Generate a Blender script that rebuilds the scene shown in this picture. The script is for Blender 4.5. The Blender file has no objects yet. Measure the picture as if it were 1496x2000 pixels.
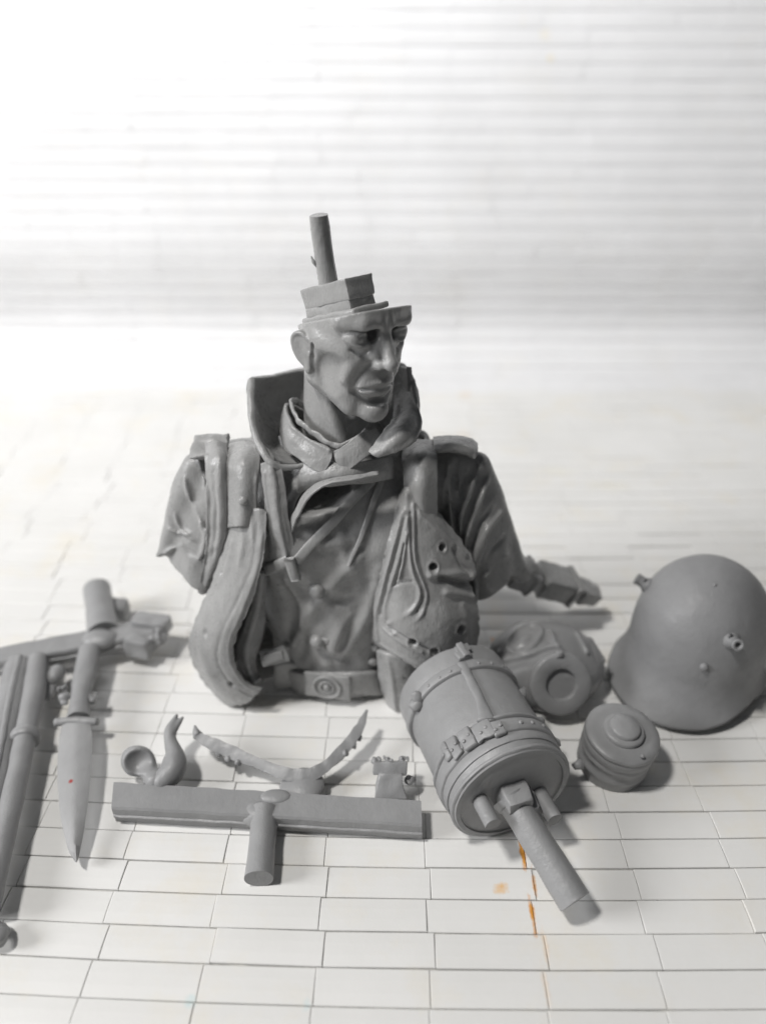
import bpy, bmesh, math, random
import numpy as np
from mathutils import Vector, Matrix, noise as mnoise

random.seed(7)
rng = np.random.default_rng(7)
scene = bpy.context.scene
scene.unit_settings.system = 'METRIC'
scene.unit_settings.scale_length = 0.01          # one unit is one centimetre
scene.unit_settings.length_unit = 'CENTIMETERS'

# ------------------------------------------------------------------ camera
CAM_H, TILT, FPX = 11.0, math.radians(33.0), 1500.0
cam_data = bpy.data.cameras.new('camera')
cam = bpy.data.objects.new('camera', cam_data)
scene.collection.objects.link(cam)
cam.location = (0, 0, CAM_H)
cam.rotation_euler = (math.radians(90) - TILT, 0, 0)
cam_data.sensor_fit = 'VERTICAL'
cam_data.sensor_height = 36.0
cam_data.sensor_width = 36.0
cam_data.lens = 27.0
cam_data.clip_start = 0.1
cam_data.clip_end = 500.0
cam_data.dof.use_dof = True
cam_data.dof.focus_distance = 11.7
cam_data.dof.aperture_fstop = 0.10
scene.camera = cam

# ------------------------------------------------------------------ light: one desk lamp high on the left, soft room light, two added fill lamps
world = bpy.data.worlds.new('World')
scene.world = world
world.use_nodes = True
wbg = world.node_tree.nodes['Background']
wbg.inputs['Color'].default_value = (0.93, 0.96, 1.0, 1)
wbg.inputs['Strength'].default_value = 0.07

def area_lamp(name, loc, aim, size, watts, colour):
    d = bpy.data.lights.new(name, 'AREA')
    d.shape = 'DISK'
    d.size = size
    d.energy = watts
    d.color = colour
    o = bpy.data.objects.new(name, d)
    scene.collection.objects.link(o)
    o.location = loc
    o.rotation_euler = (Vector(aim) - Vector(loc)).to_track_quat('-Z', 'Y').to_euler()
    return o
area_lamp('desk_lamp', (-25.0, 0.0, 58.0), (0.0, 13.0, 2.0), 7.0, 22800, (1.0, 0.98, 0.95))
area_lamp('left_fill', (-56.0, -4.0, 30.0), (-1.0, 12.0, 4.0), 22.0, 27000, (0.99, 0.99, 1.0))  # unseen soft fill, added to brighten the left-facing sides
area_lamp('wall_fill', (-4.0, 14.0, 29.0), (-2.0, 25.0, 28.4), 8.0, 3900, (0.97, 0.98, 1.0))  # unseen fill lamp, added to brighten the backdrop

scene.view_settings.view_transform = 'Standard'
scene.view_settings.look = 'None'
scene.view_settings.exposure = 0.0
scene.view_settings.gamma = 1.0
scene.view_settings.use_curve_mapping = False
scene.cycles.use_denoising = True
scene.cycles.max_bounces = 8

# ------------------------------------------------------------------ helpers
_ct, _st = math.cos(TILT), math.sin(TILT)
def ray(px, py):
    a, b = (px - 748) / FPX, (py - 1000) / FPX
    return np.array([a, _ct - b * _st, -_st - b * _ct])
def atz(px, py, z=0.0):
    d = ray(px, py)
    return np.array([0, 0, CAM_H]) + d * (z - CAM_H) / d[2]
def aty(px, py, y):
    d = ray(px, py)
    return np.array([0, 0, CAM_H]) + d * y / d[1]

COL = scene.collection
def thing(name, label, cat, loc=(0, 0, 0), group=None):
    o = bpy.data.objects.new(name, None)
    o.empty_display_size = 0.3
    COL.objects.link(o)
    o.location = loc
    o['label'] = label
    o['category'] = cat
    if group:
        o['group'] = group
    return o
def build(name, verts, faces, mat, parent=None, smooth=True, sharp=None):
    me = bpy.data.meshes.new(name)
    verts = np.asarray(verts, dtype=np.float64)
    off = np.zeros(3)
    if parent is not None:
        p = parent
        while p is not None:
            off = off + np.array(p.location)
            p = p.parent
    me.from_pydata((verts - off).tolist(), [], faces if isinstance(faces, list) else faces.tolist())
    if smooth:
        me.polygons.foreach_set('use_smooth', [True] * len(me.polygons))
    me.materials.append(mat)
    me.update()
    if sharp:
        me.set_sharp_from_angle(angle=math.radians(sharp))
    o = bpy.data.objects.new(name, me)
    COL.objects.link(o)
    if parent is not None:
        o.parent = parent
    return o
def merge(*geos):
    V, F, n = [], [], 0
    for v, f in geos:
        v = np.asarray(v, float)
        V.append(v)
        F += [[i + n for i in q] for q in f]
        n += len(v)
    return np.vstack(V), F
def basis(d, up=(0, 0, 1)):
    d = np.asarray(d, float); d = d / np.linalg.norm(d)
    up = np.asarray(up, float)
    s = np.cross(d, up)
    if np.linalg.norm(s) < 1e-4:
        s = np.cross(d, (1, 0, 0))
    s /= np.linalg.norm(s)
    return s, np.cross(s, d), d                 # side, up, along
def frame(p, d, up=(0, 0, 1)):
    s, u, a = basis(d, up)
    M = np.eye(4); M[:3, 0] = s; M[:3, 1] = u; M[:3, 2] = a; M[:3, 3] = p
    return M
def xf(v, M):
    v = np.asarray(v, float)
    return v @ M[:3, :3].T + M[:3, 3]
def lathe(prof, n=48, M=None):
    """profile of (radius, height) turned about the third axis"""
    V, F = [], []
    for r, z in prof:
        for i in range(n):
            a = 2 * math.pi * i / n
            V.append((r * math.cos(a), r * math.sin(a), z))
    for j in range(len(prof) - 1):
        for i in range(n):
            k = (i + 1) % n
            F.append([j * n + i, j * n + k, (j + 1) * n + k, (j + 1) * n + i])
    F.append(list(range(n))[::-1])
    F.append([(len(prof) - 1) * n + i for i in range(n)])
    V = np.array(V)
    return (xf(V, M) if M is not None else V), F
def crom(P, n):
    """Catmull-Rom through P, n points in all"""
    P = np.asarray(P, float)
    if len(P) == 2:
        t = np.linspace(0, 1, n)[:, None]
        return P[0] * (1 - t) + P[1] * t
    Q = np.vstack([2 * P[0] - P[1], P, 2 * P[-1] - P[-2]])
    t = np.linspace(0, len(P) - 1 - 1e-9, n)
    i = t.astype(int); u = (t - i)[:, None]
    a, b, c, d = Q[i], Q[i + 1], Q[i + 2], Q[i + 3]
    return .5 * (2 * b + (c - a) * u + (2 * a - 5 * b + 4 * c - d) * u ** 2 + (3 * b - a - 3 * c + d) * u ** 3)
def tube(P, R, n=16, seg=None, flat=(1, 1), up=(0, 0, 1), rough=0.0):
    P = np.asarray(P, float)
    R = np.full(len(P), R, float) if np.isscalar(R) else np.asarray(R, float)
    if seg:
        R = crom(np.stack([R, R, R], 1), seg)[:, 0]
        P = crom(P, seg)
    V, F = [], []
    T = np.gradient(P, axis=0)
    for j in range(len(P)):
        s, u, _ = basis(T[j], up)
        for i in range(n):
            a = 2 * math.pi * i / n
            rr = R[j] * (1 + rough * (random.random() - .5))
            V.append(P[j] + rr * (flat[0] * math.cos(a) * s + flat[1] * math.sin(a) * u))
    for j in range(len(P) - 1):
        for i in range(n):
            k = (i + 1) % n
            F.append([j * n + i, j * n + k, (j + 1) * n + k, (j + 1) * n + i])
    F.append(list(range(n))[::-1])
    F.append([(len(P) - 1) * n + i for i in range(n)])
    return np.array(V), F
def rbox(size, bevel=0.03, seg=2, M=None, taper=None, cuts=0):
    bm = bmesh.new()
    bmesh.ops.create_cube(bm, size=1.0)
    for v in bm.verts:
        v.co.x *= size[0]; v.co.y *= size[1]; v.co.z *= size[2]
        if taper and v.co.z > 0:
            v.co.x *= taper[0]; v.co.y *= taper[1]
    if bevel:
        bmesh.ops.bevel(bm, geom=bm.edges[:], offset=bevel, segments=seg, affect='EDGES', profile=.5)
    if cuts:
        bmesh.ops.subdivide_edges(bm, edges=[e for e in bm.edges if e.calc_length() > .25], cuts=cuts, use_grid_fill=True)
    bm.verts.ensure_lookup_table()
    V = np.array([v.co[:] for v in bm.verts]); F = [[v.index for v in f.verts] for f in bm.faces]
    bm.free()
    return (xf(V, M) if M is not None else V), F
def jitter(geo, amp, scale, seed=0):
    V, F = geo
    V = np.array(V, float)
    for i, v in enumerate(V):
        V[i] = v + amp * np.array(mnoise.noise_vector(Vector(v * scale + seed * 7.3)))
    return V, F
def sheet(rows, nu=40, nv=40, thick=0.06, amp=0.0, scale=2.0, edge=0.0, disp=None):
    """smooth cloth through a grid of control points, with real thickness"""
    R = [crom(r, nu) for r in rows]
    R = np.stack(R)                                     # (rows, nu, 3)
    G = np.stack([crom(R[:, i], nv) for i in range(nu)], 1)   # (nv, nu, 3)
    du = np.gradient(G, axis=1); dv = np.gradient(G, axis=0)
    N = np.cross(du, dv); N /= np.linalg.norm(N, axis=2, keepdims=True) + 1e-9
    if amp:
        for j in range(nv):
            for i in range(nu):
                G[j, i] += N[j, i] * amp * mnoise.noise(Vector(G[j, i] * scale))
        for j in range(nv):
            for i in range(nu):
                G[j, i] += N[j, i] * (amp * .35 * mnoise.noise(Vector(G[j, i] * scale * 3.1)) + amp * .16 * mnoise.noise(Vector(G[j, i] * scale * 8)))
    if disp is not None:
        uu, vv = np.meshgrid(np.linspace(0, 1, nu), np.linspace(0, 1, nv))
        G = G + N * disp(uu, vv)[..., None]
    if edge:                                            # ragged cut edge
        for j in range(nv):
            for i in (0, nu - 1):
                G[j, i] += edge * np.array(mnoise.noise_vector(Vector(G[j, i] * 9)))
        for i in range(nu):
            for j in (0, nv - 1):
                G[j, i] += edge * np.array(mnoise.noise_vector(Vector(G[j, i] * 9)))
    T = np.full((nv, nu), thick / 2)
    A = (G + N * T[..., None]).reshape(-1, 3); B = (G - N * T[..., None]).reshape(-1, 3)
    n = nu * nv
    V = np.vstack([A, B]); F = []
    idx = lambda j, i: j * nu + i
    for j in range(nv - 1):
        for i in range(nu - 1):
            F.append([idx(j, i), idx(j, i + 1), idx(j + 1, i + 1), idx(j + 1, i)])
            F.append([n + idx(j, i), n + idx(j + 1, i), n + idx(j + 1, i + 1), n + idx(j, i + 1)])
    rim = [idx(0, i) for i in range(nu)] + [idx(j, nu - 1) for j in range(1, nv)] + \
          [idx(nv - 1, i) for i in range(nu - 2, -1, -1)] + [idx(j, 0) for j in range(nv - 2, 0, -1)]
    for a, b in zip(rim, rim[1:] + rim[:1]):
        F.append([b, a, n + a, n + b])
    return V, F

class Vol:
    """a distance field on a grid: clay to model with, meshed by surface nets"""
    def __init__(s, lo, hi, h):
        s.lo = np.array(lo, float); s.h = h
        s.n = np.ceil((np.array(hi) - s.lo) / h).astype(int) + 1
        s.ax = [(s.lo[i] + h * np.arange(s.n[i])).astype(np.float32) for i in range(3)]
        s.f = np.full(s.n, 1.0, np.float32)
    def box(s, lo, hi):
        a = np.clip(np.floor((np.array(lo) - s.lo) / s.h).astype(int), 0, s.n)
        b = np.clip(np.ceil((np.array(hi) - s.lo) / s.h).astype(int) + 1, 0, s.n)
        sl = tuple(slice(x, y) for x, y in zip(a, b))
        return sl, s.ax[0][sl[0]][:, None, None], s.ax[1][sl[1]][None, :, None], s.ax[2][sl[2]][None, None, :]
    def put(s, sl, d, k, op):
        f = s.f[sl]
        if f.size == 0:
            return
        if op == 'sub':
            d = -d
            h = np.clip(.5 - .5 * (f - d) / k, 0, 1)
            s.f[sl] = f * (1 - h) + d * h + k * h * (1 - h)
        else:
            h = np.clip(.5 + .5 * (f - d) / k, 0, 1)
            s.f[sl] = f * (1 - h) + d * h - k * h * (1 - h)
    def cap(s, p, q, r1, r2=None, k=.08, op='add'):
        r2 = r1 if r2 is None else r2
        p, q = np.array(p, float), np.array(q, float)
        m = max(r1, r2) + k + .12
        sl, X, Y, Z = s.box(np.minimum(p, q) - m, np.maximum(p, q) + m)
        d = q - p; L = max(float(d @ d), 1e-9)
        t = np.clip(((X - p[0]) * d[0] + (Y - p[1]) * d[1] + (Z - p[2]) * d[2]) / L, 0, 1)
        D = np.sqrt((X - p[0] - t * d[0]) ** 2 + (Y - p[1] - t * d[1]) ** 2 + (Z - p[2] - t * d[2]) ** 2) - (r1 + (r2 - r1) * t)
        s.put(sl, D.astype(np.float32), k, op)
    def poly(s, P, R, k=.08, op='add', seg=None):
        P = np.asarray(P, float)
        R = np.full(len(P), R, float) if np.isscalar(R) else np.asarray(R, float)
        if seg:
            R = crom(np.stack([R, R, R], 1), seg)[:, 0]; P = crom(P, seg)
        lo, hi = P.min(0), P.max(0); m = R.max() + k + .12
        sl, X, Y, Z = s.box(lo - m, hi + m)
        D = None
        for i in range(len(P) - 1):
            p, d = P[i], P[i + 1] - P[i]; L = max(float(d @ d), 1e-9)
            t = np.clip(((X - p[0]) * d[0] + (Y - p[1]) * d[1] + (Z - p[2]) * d[2]) / L, 0, 1)
            e = np.sqrt((X - p[0] - t * d[0]) ** 2 + (Y - p[1] - t * d[1]) ** 2 + (Z - p[2] - t * d[2]) ** 2) - (R[i] + (R[i + 1] - R[i]) * t)
            D = e if D is None else np.minimum(D, e)
        s.put(sl, D.astype(np.float32), k, op)
    def ell(s, c, r, rot=None, k=.08, op='add'):
        c, r = np.array(c, float), np.array(r, float)
        m = r.max() + k + .12
        sl, X, Y, Z = s.box(c - m, c + m)
        x, y, z = X - c[0], Y - c[1], Z - c[2]
        if rot is not None:
            Rm = np.array(rot.to_matrix() if hasattr(rot, 'to_matrix') else rot)
            x, y, z = (x * Rm[0, i] + y * Rm[1, i] + z * Rm[2, i] for i in range(3))
        k0 = np.sqrt((x / r[0]) ** 2 + (y / r[1]) ** 2 + (z / r[2]) ** 2)
        k1 = np.sqrt((x / r[0] ** 2) ** 2 + (y / r[1] ** 2) ** 2 + (z / r[2] ** 2) ** 2) + 1e-6
        s.put(sl, (k0 * (k0 - 1) / k1).astype(np.float32), k, op)
    def cut(s, p, nrm, k=.03):
        """remove everything on the side the normal points to"""
        p, nrm = np.array(p, float), np.array(nrm, float); nrm /= np.linalg.norm(nrm)
        X, Y, Z = s.ax[0][:, None, None], s.ax[1][None, :, None], s.ax[2][None, None, :]
        d = (X - p[0]) * nrm[0] + (Y - p[1]) * nrm[1] + (Z - p[2]) * nrm[2]
        s.put((slice(None),) * 3, (-d).astype(np.float32), k, 'sub')
    def wrinkle(s, amp, freq, seed, stretch=(1, 1, 1), n=7):
        g = np.random.default_rng(seed)
        X, Y, Z = s.ax[0][:, None, None], s.ax[1][None, :, None], s.ax[2][None, None, :]
        for i in range(n):
            w = g.normal(size=3); w = w / np.linalg.norm(w) * freq * g.uniform(.6, 1.5) * np.array(stretch)
            s.f += (amp / math.sqrt(n) * np.sin(w[0] * X + w[1] * Y + w[2] * Z + g.uniform(0, 6.28))).astype(np.float32)
    def blur(s, it=1):
        for _ in range(it):
            for a in range(3):
                f = np.swapaxes(s.f, 0, a)
                f[1:-1] = (f[:-2] + 2 * f[1:-1] + f[2:]) * .25
    def at(s, p):
        g = (np.asarray(p) - s.lo) / s.h
        if (g < 0).any() or (g >= s.n - 1).any():
            return 1.0
        i = g.astype(int); u = g - i
        c = s.f[i[0]:i[0] + 2, i[1]:i[1] + 2, i[2]:i[2] + 2]
        c = c[0] * (1 - u[0]) + c[1] * u[0]; c = c[0] * (1 - u[1]) + c[1] * u[1]
        return float(c[0] * (1 - u[2]) + c[1] * u[2])
    def normal(s, p):
        e = s.h * 1.5
        n = np.array([s.at(p + e * v) - s.at(p - e * v) for v in np.eye(3)])
        return n / (np.linalg.norm(n) + 1e-9)
    def on(s, px, py, lift=0.0):
        """the point of the modelled surface seen along one line of sight"""
        d = ray(px, py); d = d / np.linalg.norm(d)
        o = np.array([0, 0, CAM_H]); t = 8.0
        prev = t
        while t < 22:
            if s.at(o + d * t) < 0:
                a, b = prev, t
                for _ in range(12):
                    m = (a + b) / 2
                    if s.at(o + d * m) < 0: b = m
                    else: a = m
                p = o + d * b
                return p + lift * s.normal(p)
            prev = t; t += .03
        return None
    def mesh(s):
        f = np.pad(s.f, 1, constant_values=1.0)
        S = f < 0
        n = np.array(f.shape)
        nc = n - 1
        acc = np.zeros(tuple(nc) + (3,), np.float32); cnt = np.zeros(tuple(nc), np.float32)
        offs = [(0, 0), (0, 1), (1, 0), (1, 1)]
        edges = {}
        for a in range(3):
            b, c = (a + 1) % 3, (a + 2) % 3
            sa = [slice(None)] * 3; sb = [slice(None)] * 3
            sa[a] = slice(0, -1); sb[a] = slice(1, None)
            f0, f1 = f[tuple(sa)], f[tuple(sb)]
            X = S[tuple(sa)] != S[tuple(sb)]
            edges[a] = (X, S[tuple(sa)])
            idx = np.argwhere(X)
            t = f0[X] / (f0[X] - f1[X])
            P = idx.astype(np.float32); P[:, a] += t
            for ob, oc in offs:
                ci = idx.copy(); ci[:, b] -= ob; ci[:, c] -= oc
                ok = (ci >= 0).all(1) & (ci < nc).all(1)
                np.add.at(acc, tuple(ci[ok].T), P[ok]); np.add.at(cnt, tuple(ci[ok].T), 1)
        act = cnt > 0
        vid = -np.ones(tuple(nc), np.int64); vid[act] = np.arange(act.sum())
        V = acc[act] / cnt[act][:, None]
        V = (V - 1) * s.h + s.lo
        Fs = []
        for a in range(3):
            b, c = (a + 1) % 3, (a + 2) % 3
            X, s0 = edges[a]
            idx = np.argwhere(X)
            inside = s0[X]
            ok = (idx[:, b] > 0) & (idx[:, c] > 0) & (idx[:, b] < nc[b]) & (idx[:, c] < nc[c])
            idx, inside = idx[ok], inside[ok]
            q = []
            for ob, oc in ((0, 0), (1, 0), (1, 1), (0, 1)):
                ci = idx.copy(); ci[:, b] -= ob; ci[:, c] -= oc
                q.append(vid[tuple(ci.T)])
            q = np.stack(q, 1)
            q[~inside] = q[~inside][:, ::-1]
            Fs.append(q)
        F = np.vstack(Fs)
        F = F[(F >= 0).all(1)]
        return V, F

# ------------------------------------------------------------------ materials
def mat_new(name):
    m = bpy.data.materials.new(name)
    m.use_nodes = True
    nt = m.node_tree
    return m, nt, nt.nodes['Principled BSDF']
def noise_tex(nt, scale, detail=4, rough=.5, vec=None):
    n = nt.nodes.new('ShaderNodeTexNoise')
    n.inputs['Scale'].default_value = scale; n.inputs['Detail'].default_value = detail; n.inputs['Roughness'].default_value = rough
    if vec is not None:
        nt.links.new(vec, n.inputs['Vector'])
    return n
def ramp(nt, fac, stops):
    r = nt.nodes.new('ShaderNodeValToRGB')
    e = r.color_ramp.elements
    while len(e) < len(stops):
        e.new(.5)
    for x, (p, c) in zip(e, stops):
        x.position = p; x.color = tuple(c) + (1,) if len(c) == 3 else c
    nt.links.new(fac, r.inputs['Fac'])
    return r
def bump(nt, h, strength, dist, normal=None):
    b = nt.nodes.new('ShaderNodeBump')
    b.inputs['Strength'].default_value = strength; b.inputs['Distance'].default_value = dist
    nt.links.new(h, b.inputs['Height'])
    if normal is not None:
        nt.links.new(normal, b.inputs['Normal'])
    return b
def resin(name, lo, hi, rough=(.40, .58), fine=.35):
    m, nt, p = mat_new(name)
    geo = nt.nodes.new('ShaderNodeNewGeometry')
    a = noise_tex(nt, 1.3, 5, .6, geo.outputs['Position'])
    c = ramp(nt, a.outputs['Fac'], [(.3, lo), (.7, hi)])
    nt.links.new(c.outputs['Color'], p.inputs['Base Color'])
    b = noise_tex(nt, 9, 4, .6, geo.outputs['Position'])
    r = ramp(nt, b.outputs['Fac'], [(.35, (rough[0],) * 3), (.7, (rough[1],) * 3)])
    nt.links.new(r.outputs['Color'], p.inputs['Roughness'])
    mp = nt.nodes.new('ShaderNodeMapping'); mp.inputs['Scale'].default_value = (1, 1, .22)
    nt.links.new(geo.outputs['Position'], mp.inputs['Vector'])
    g1 = noise_tex(nt, 34, 3, .6, mp.outputs['Vector'])
    g2 = noise_tex(nt, 6, 3, .6, geo.outputs['Position'])
    b2 = bump(nt, g2.outputs['Fac'], .22, .05)
    b1 = bump(nt, g1.outputs['Fac'], fine, .012, b2.outputs['Normal'])
    nt.links.new(b1.outputs['Normal'], p.inputs['Normal'])
    p.inputs['Specular IOR Level'].default_value = .5
    return m
RESIN = resin('grey_resin', (.31, .31, .308), (.37, .37, .367), (.24, .40), .6)
RESIN_HELMET = resin('grey_resin_helmet', (.225, .226, .23), (.265, .266, .27), (.46, .62), .3)
RESIN_DULL = resin('grey_resin_matt', (.275, .276, .279), (.32, .321, .324), (.34, .52), .35)

def plastic(name, stains, lo=(.77, .765, .745), hi=(.84, .835, .82), age=.7):
    m, nt, p = mat_new(name)
    geo = nt.nodes.new('ShaderNodeNewGeometry')
    pos = geo.outputs['Position']
    a = noise_tex(nt, .35, 4, .6, pos)
    c = ramp(nt, a.outputs['Fac'], [(.3, lo), (.7, hi)])
    col = c.outputs['Color']
    # faint yellow age marks
    y = noise_tex(nt, .55, 6, .65, pos)
    yr = ramp(nt, y.outputs['Fac'], [(.52, (0, 0, 0)), (.76, (age, age, age))])
    mx = nt.nodes.new('ShaderNodeMix'); mx.data_type = 'RGBA'
    nt.links.new(yr.outputs['Color'], mx.inputs[0]); nt.links.new(col, mx.inputs[6]); mx.inputs[7].default_value = (.80, .75, .64, 1)
    col = mx.outputs[2]
    wob = noise_tex(nt, 5, 3, .6, pos)
    for (x, yy, z, rx, ry, rz, colr, amt, soft) in stains:
        sub = nt.nodes.new('ShaderNodeVectorMath'); sub.operation = 'SUBTRACT'
        nt.links.new(pos, sub.inputs[0]); sub.inputs[1].default_value = (x, yy, z)
        div = nt.nodes.new('ShaderNodeVectorMath'); div.operation = 'DIVIDE'
        nt.links.new(sub.outputs[0], div.inputs[0]); div.inputs[1].default_value = (rx, ry, rz)
        ln = nt.nodes.new('ShaderNodeVectorMath'); ln.operation = 'LENGTH'
        nt.links.new(div.outputs[0], ln.inputs[0])
        ad = nt.nodes.new('ShaderNodeMath'); ad.operation = 'MULTIPLY_ADD'
        nt.links.new(wob.outputs['Fac'], ad.inputs[0]); ad.inputs[1].default_value = .9; nt.links.new(ln.outputs['Value'], ad.inputs[2])
        r = ramp(nt, ad.outputs[0], [(max(0, .95 - soft), (amt,) * 3), (1.0, (0, 0, 0))])
        mm = nt.nodes.new('ShaderNodeMix'); mm.data_type = 'RGBA'
        nt.links.new(r.outputs['Color'], mm.inputs[0]); nt.links.new(col, mm.inputs[6]); mm.inputs[7].default_value = tuple(colr) + (1,)
        col = mm.outputs[2]
    nt.links.new(col, p.inputs['Base Color'])
    p.inputs['Roughness'].default_value = .5
    g = noise_tex(nt, 14, 4, .6, pos)
    b = bump(nt, g.outputs['Fac'], .12, .02)
    nt.links.new(b.outputs['Normal'], p.inputs['Normal'])
    return m
ORANGE = (.72, .30, .02)
def st(px, py, rx, ry, col=ORANGE, amt=.9, soft=.25, rz=.2):
    p = atz(px, py, .05)
    return (p[0], p[1], .03, rx, ry, rz, col, amt, soft)
FLOOR_STAINS = [
    st(976, 1733, .24, .26, (.82, .42, .05), 1.0, .45), st(1021, 1662, .10, .62, amt=.95), st(1044, 1722, .09, .50, amt=.8),
    st(1041, 1786, .10, .56, amt=.95), st(1066, 1850, .11, .62, (.78, .45, .15), .4, .4), st(1067, 1928, .11, .66, (.78, .5, .22), .3, .4),
    st(970, 1250, .30, .30, amt=.85), st(905, 762, .6, 1.6, (.78, .58, .36), .55, .6), st(905, 850, .5, 1.3, (.78, .60, .40), .35, .6),
    st(370, 1953, .17, .24, (.45, .72, .78), .5, .5), st(598, 1960, .14, .2, (.45, .72, .78), .45, .5),
    st(1085, 918, 1.5, .75, (.80, .74, .52), .4, .7), st(1190, 945, 1.6, .8, (.78, .72, .50), .4, .7),
    st(970, 1200, .5, 1.5, (.80, .66, .42), .3, .7), st(1440, 1780, 1.4, 1.4, (.80, .72, .55), .25, .7), st(130, 1385, .5, .7, (.84, .80, .66), .5, .6),
]
WALL_STAINS = []

# ------------------------------------------------------------------ the white tiled sheet: floor and backdrop
PITCH = 0.498
def wall_stain(px, py, rx, rz, col, amt, soft):
    p = aty(px, py, 28.6)
    return (p[0], 28.6, p[2], rx, 3.0, rz, col, amt, soft)
WALL_STAINS = [wall_stain(1073, 112, .28, .24, (.80, .66, .36), .6, .6), wall_stain(1064, 68, .42, .42, (.82, .72, .48), .45, .7),
               wall_stain(1022, 38, .12, .5, (.82, .74, .55), .35, .7), wall_stain(915, 530, .3, .5, (.80, .70, .50), .4, .7)]
TILE = plastic('white_plastic_tile', FLOOR_STAINS)
WALLTILE = plastic('white_plastic_backdrop', WALL_STAINS, (.79, .79, .795), (.85, .85, .857), .15)
JOINT_SHADE, _nt, _p = mat_new('joint_shade')  # shade in the tile joints, painted as grey on the white base sheet
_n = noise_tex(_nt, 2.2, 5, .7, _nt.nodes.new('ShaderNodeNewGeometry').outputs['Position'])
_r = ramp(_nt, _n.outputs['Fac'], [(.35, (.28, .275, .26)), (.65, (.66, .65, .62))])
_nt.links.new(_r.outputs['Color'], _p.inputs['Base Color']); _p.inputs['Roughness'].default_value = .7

def tile_geo(w, d, t, b=.014, pillow=.006, be=.006):
    """one tile lying in its own plane: a pillowed top over straight sides"""
    xs = (-w / 2, -w / 2 + be, w / 2 - be, w / 2)
    prof = [(-d / 2, -t), (-d / 2, -b), (-d / 2 + b, -.004), (-d / 6, pillow), (d / 6, pillow), (d / 2 - b, -.004), (d / 2, -b), (d / 2, -t)]
    V, F = [], []
    for i, x in enumerate(xs):
        for (y, z) in prof:
            V.append((x, y, z if i in (1, 2) or z <= -b else z - be))
    m = len(prof)
    for i in range(3):
        for j in range(m - 1):
            F.append([i * m + j, (i + 1) * m + j, (i + 1) * m + j + 1, i * m + j + 1])
    F.append(list(range(m))); F.append([3 * m + j for j in range(m)][::-1])
    return np.array(V, float), F

# section of the sheet, from the near edge to the top of the backdrop: (position along Y, height, slope)
def section():
    pts = []
    y, z, phi = 1.2, 0.0, 0.0
    keys = [(0, 0), (23.4, 0), (24.9, 34), (25.1, 36), (27.3, 98), (28.1, 98), (30.0, 73), (60, 72)]
    s, ds = 0.0, .02
    while s < 44:
        for (s0, a0), (s1, a1) in zip(keys, keys[1:]):
            if s0 <= s < s1:
                u = (s - s0) / (s1 - s0); u = u * u * (3 - 2 * u)
                phi = math.radians(a0 + (a1 - a0) * u)
        pts.append((s, y, z, phi))
        y += ds * math.cos(phi); z += ds * math.sin(phi); s += ds
    return np.array(pts)
SEC = section()
def sec(s):
    return [float(np.interp(s, SEC[:, 0], SEC[:, i])) for i in (1, 2, 3)]
S_FLOOR_END = 23.3
def sheet_pt(x, s, lift=0.0):
    fade = max(0.0, min(1.0, (22 - s) / 12))
    s2 = s + (-.019 * x + .003 * x * x) * fade
    y, z, phi = sec(s2)
    return np.array([x, y - lift * math.sin(phi), z + lift * math.cos(phi)]), phi

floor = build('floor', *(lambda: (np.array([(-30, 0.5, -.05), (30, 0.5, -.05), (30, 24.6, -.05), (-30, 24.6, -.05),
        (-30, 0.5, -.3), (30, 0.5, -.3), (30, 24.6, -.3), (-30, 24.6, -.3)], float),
        [[0, 1, 2, 3], [7, 6, 5, 4], [0, 4, 5, 1], [1, 5, 6, 2], [2, 6, 7, 3], [3, 7, 4, 0]]))(), JOINT_SHADE, smooth=False)
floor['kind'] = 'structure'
wv, wf = [], []
ss = np.arange(S_FLOOR_END - .1, 43, .15)
for s in ss:
    for x in (-34, 34):
        for l in (-.05, -.3):
            wv.append(sheet_pt(x, s, l)[0])
for j in range(len(ss) - 1):
    a, b = 4 * j, 4 * j + 4
    wf += [[a, a + 2, b + 2, b], [a + 1, b + 1, b + 3, a + 3], [a, b, b + 1, a + 1], [a + 2, a + 3, b + 3, b + 2]]
wf += [[0, 1, 3, 2], [len(wv) - 4, len(wv) - 2, len(wv) - 1, len(wv) - 3]]
wall = build('backdrop_wall', wv, wf, WALLTILE, smooth=False)
wall['kind'] = 'structure'

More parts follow.
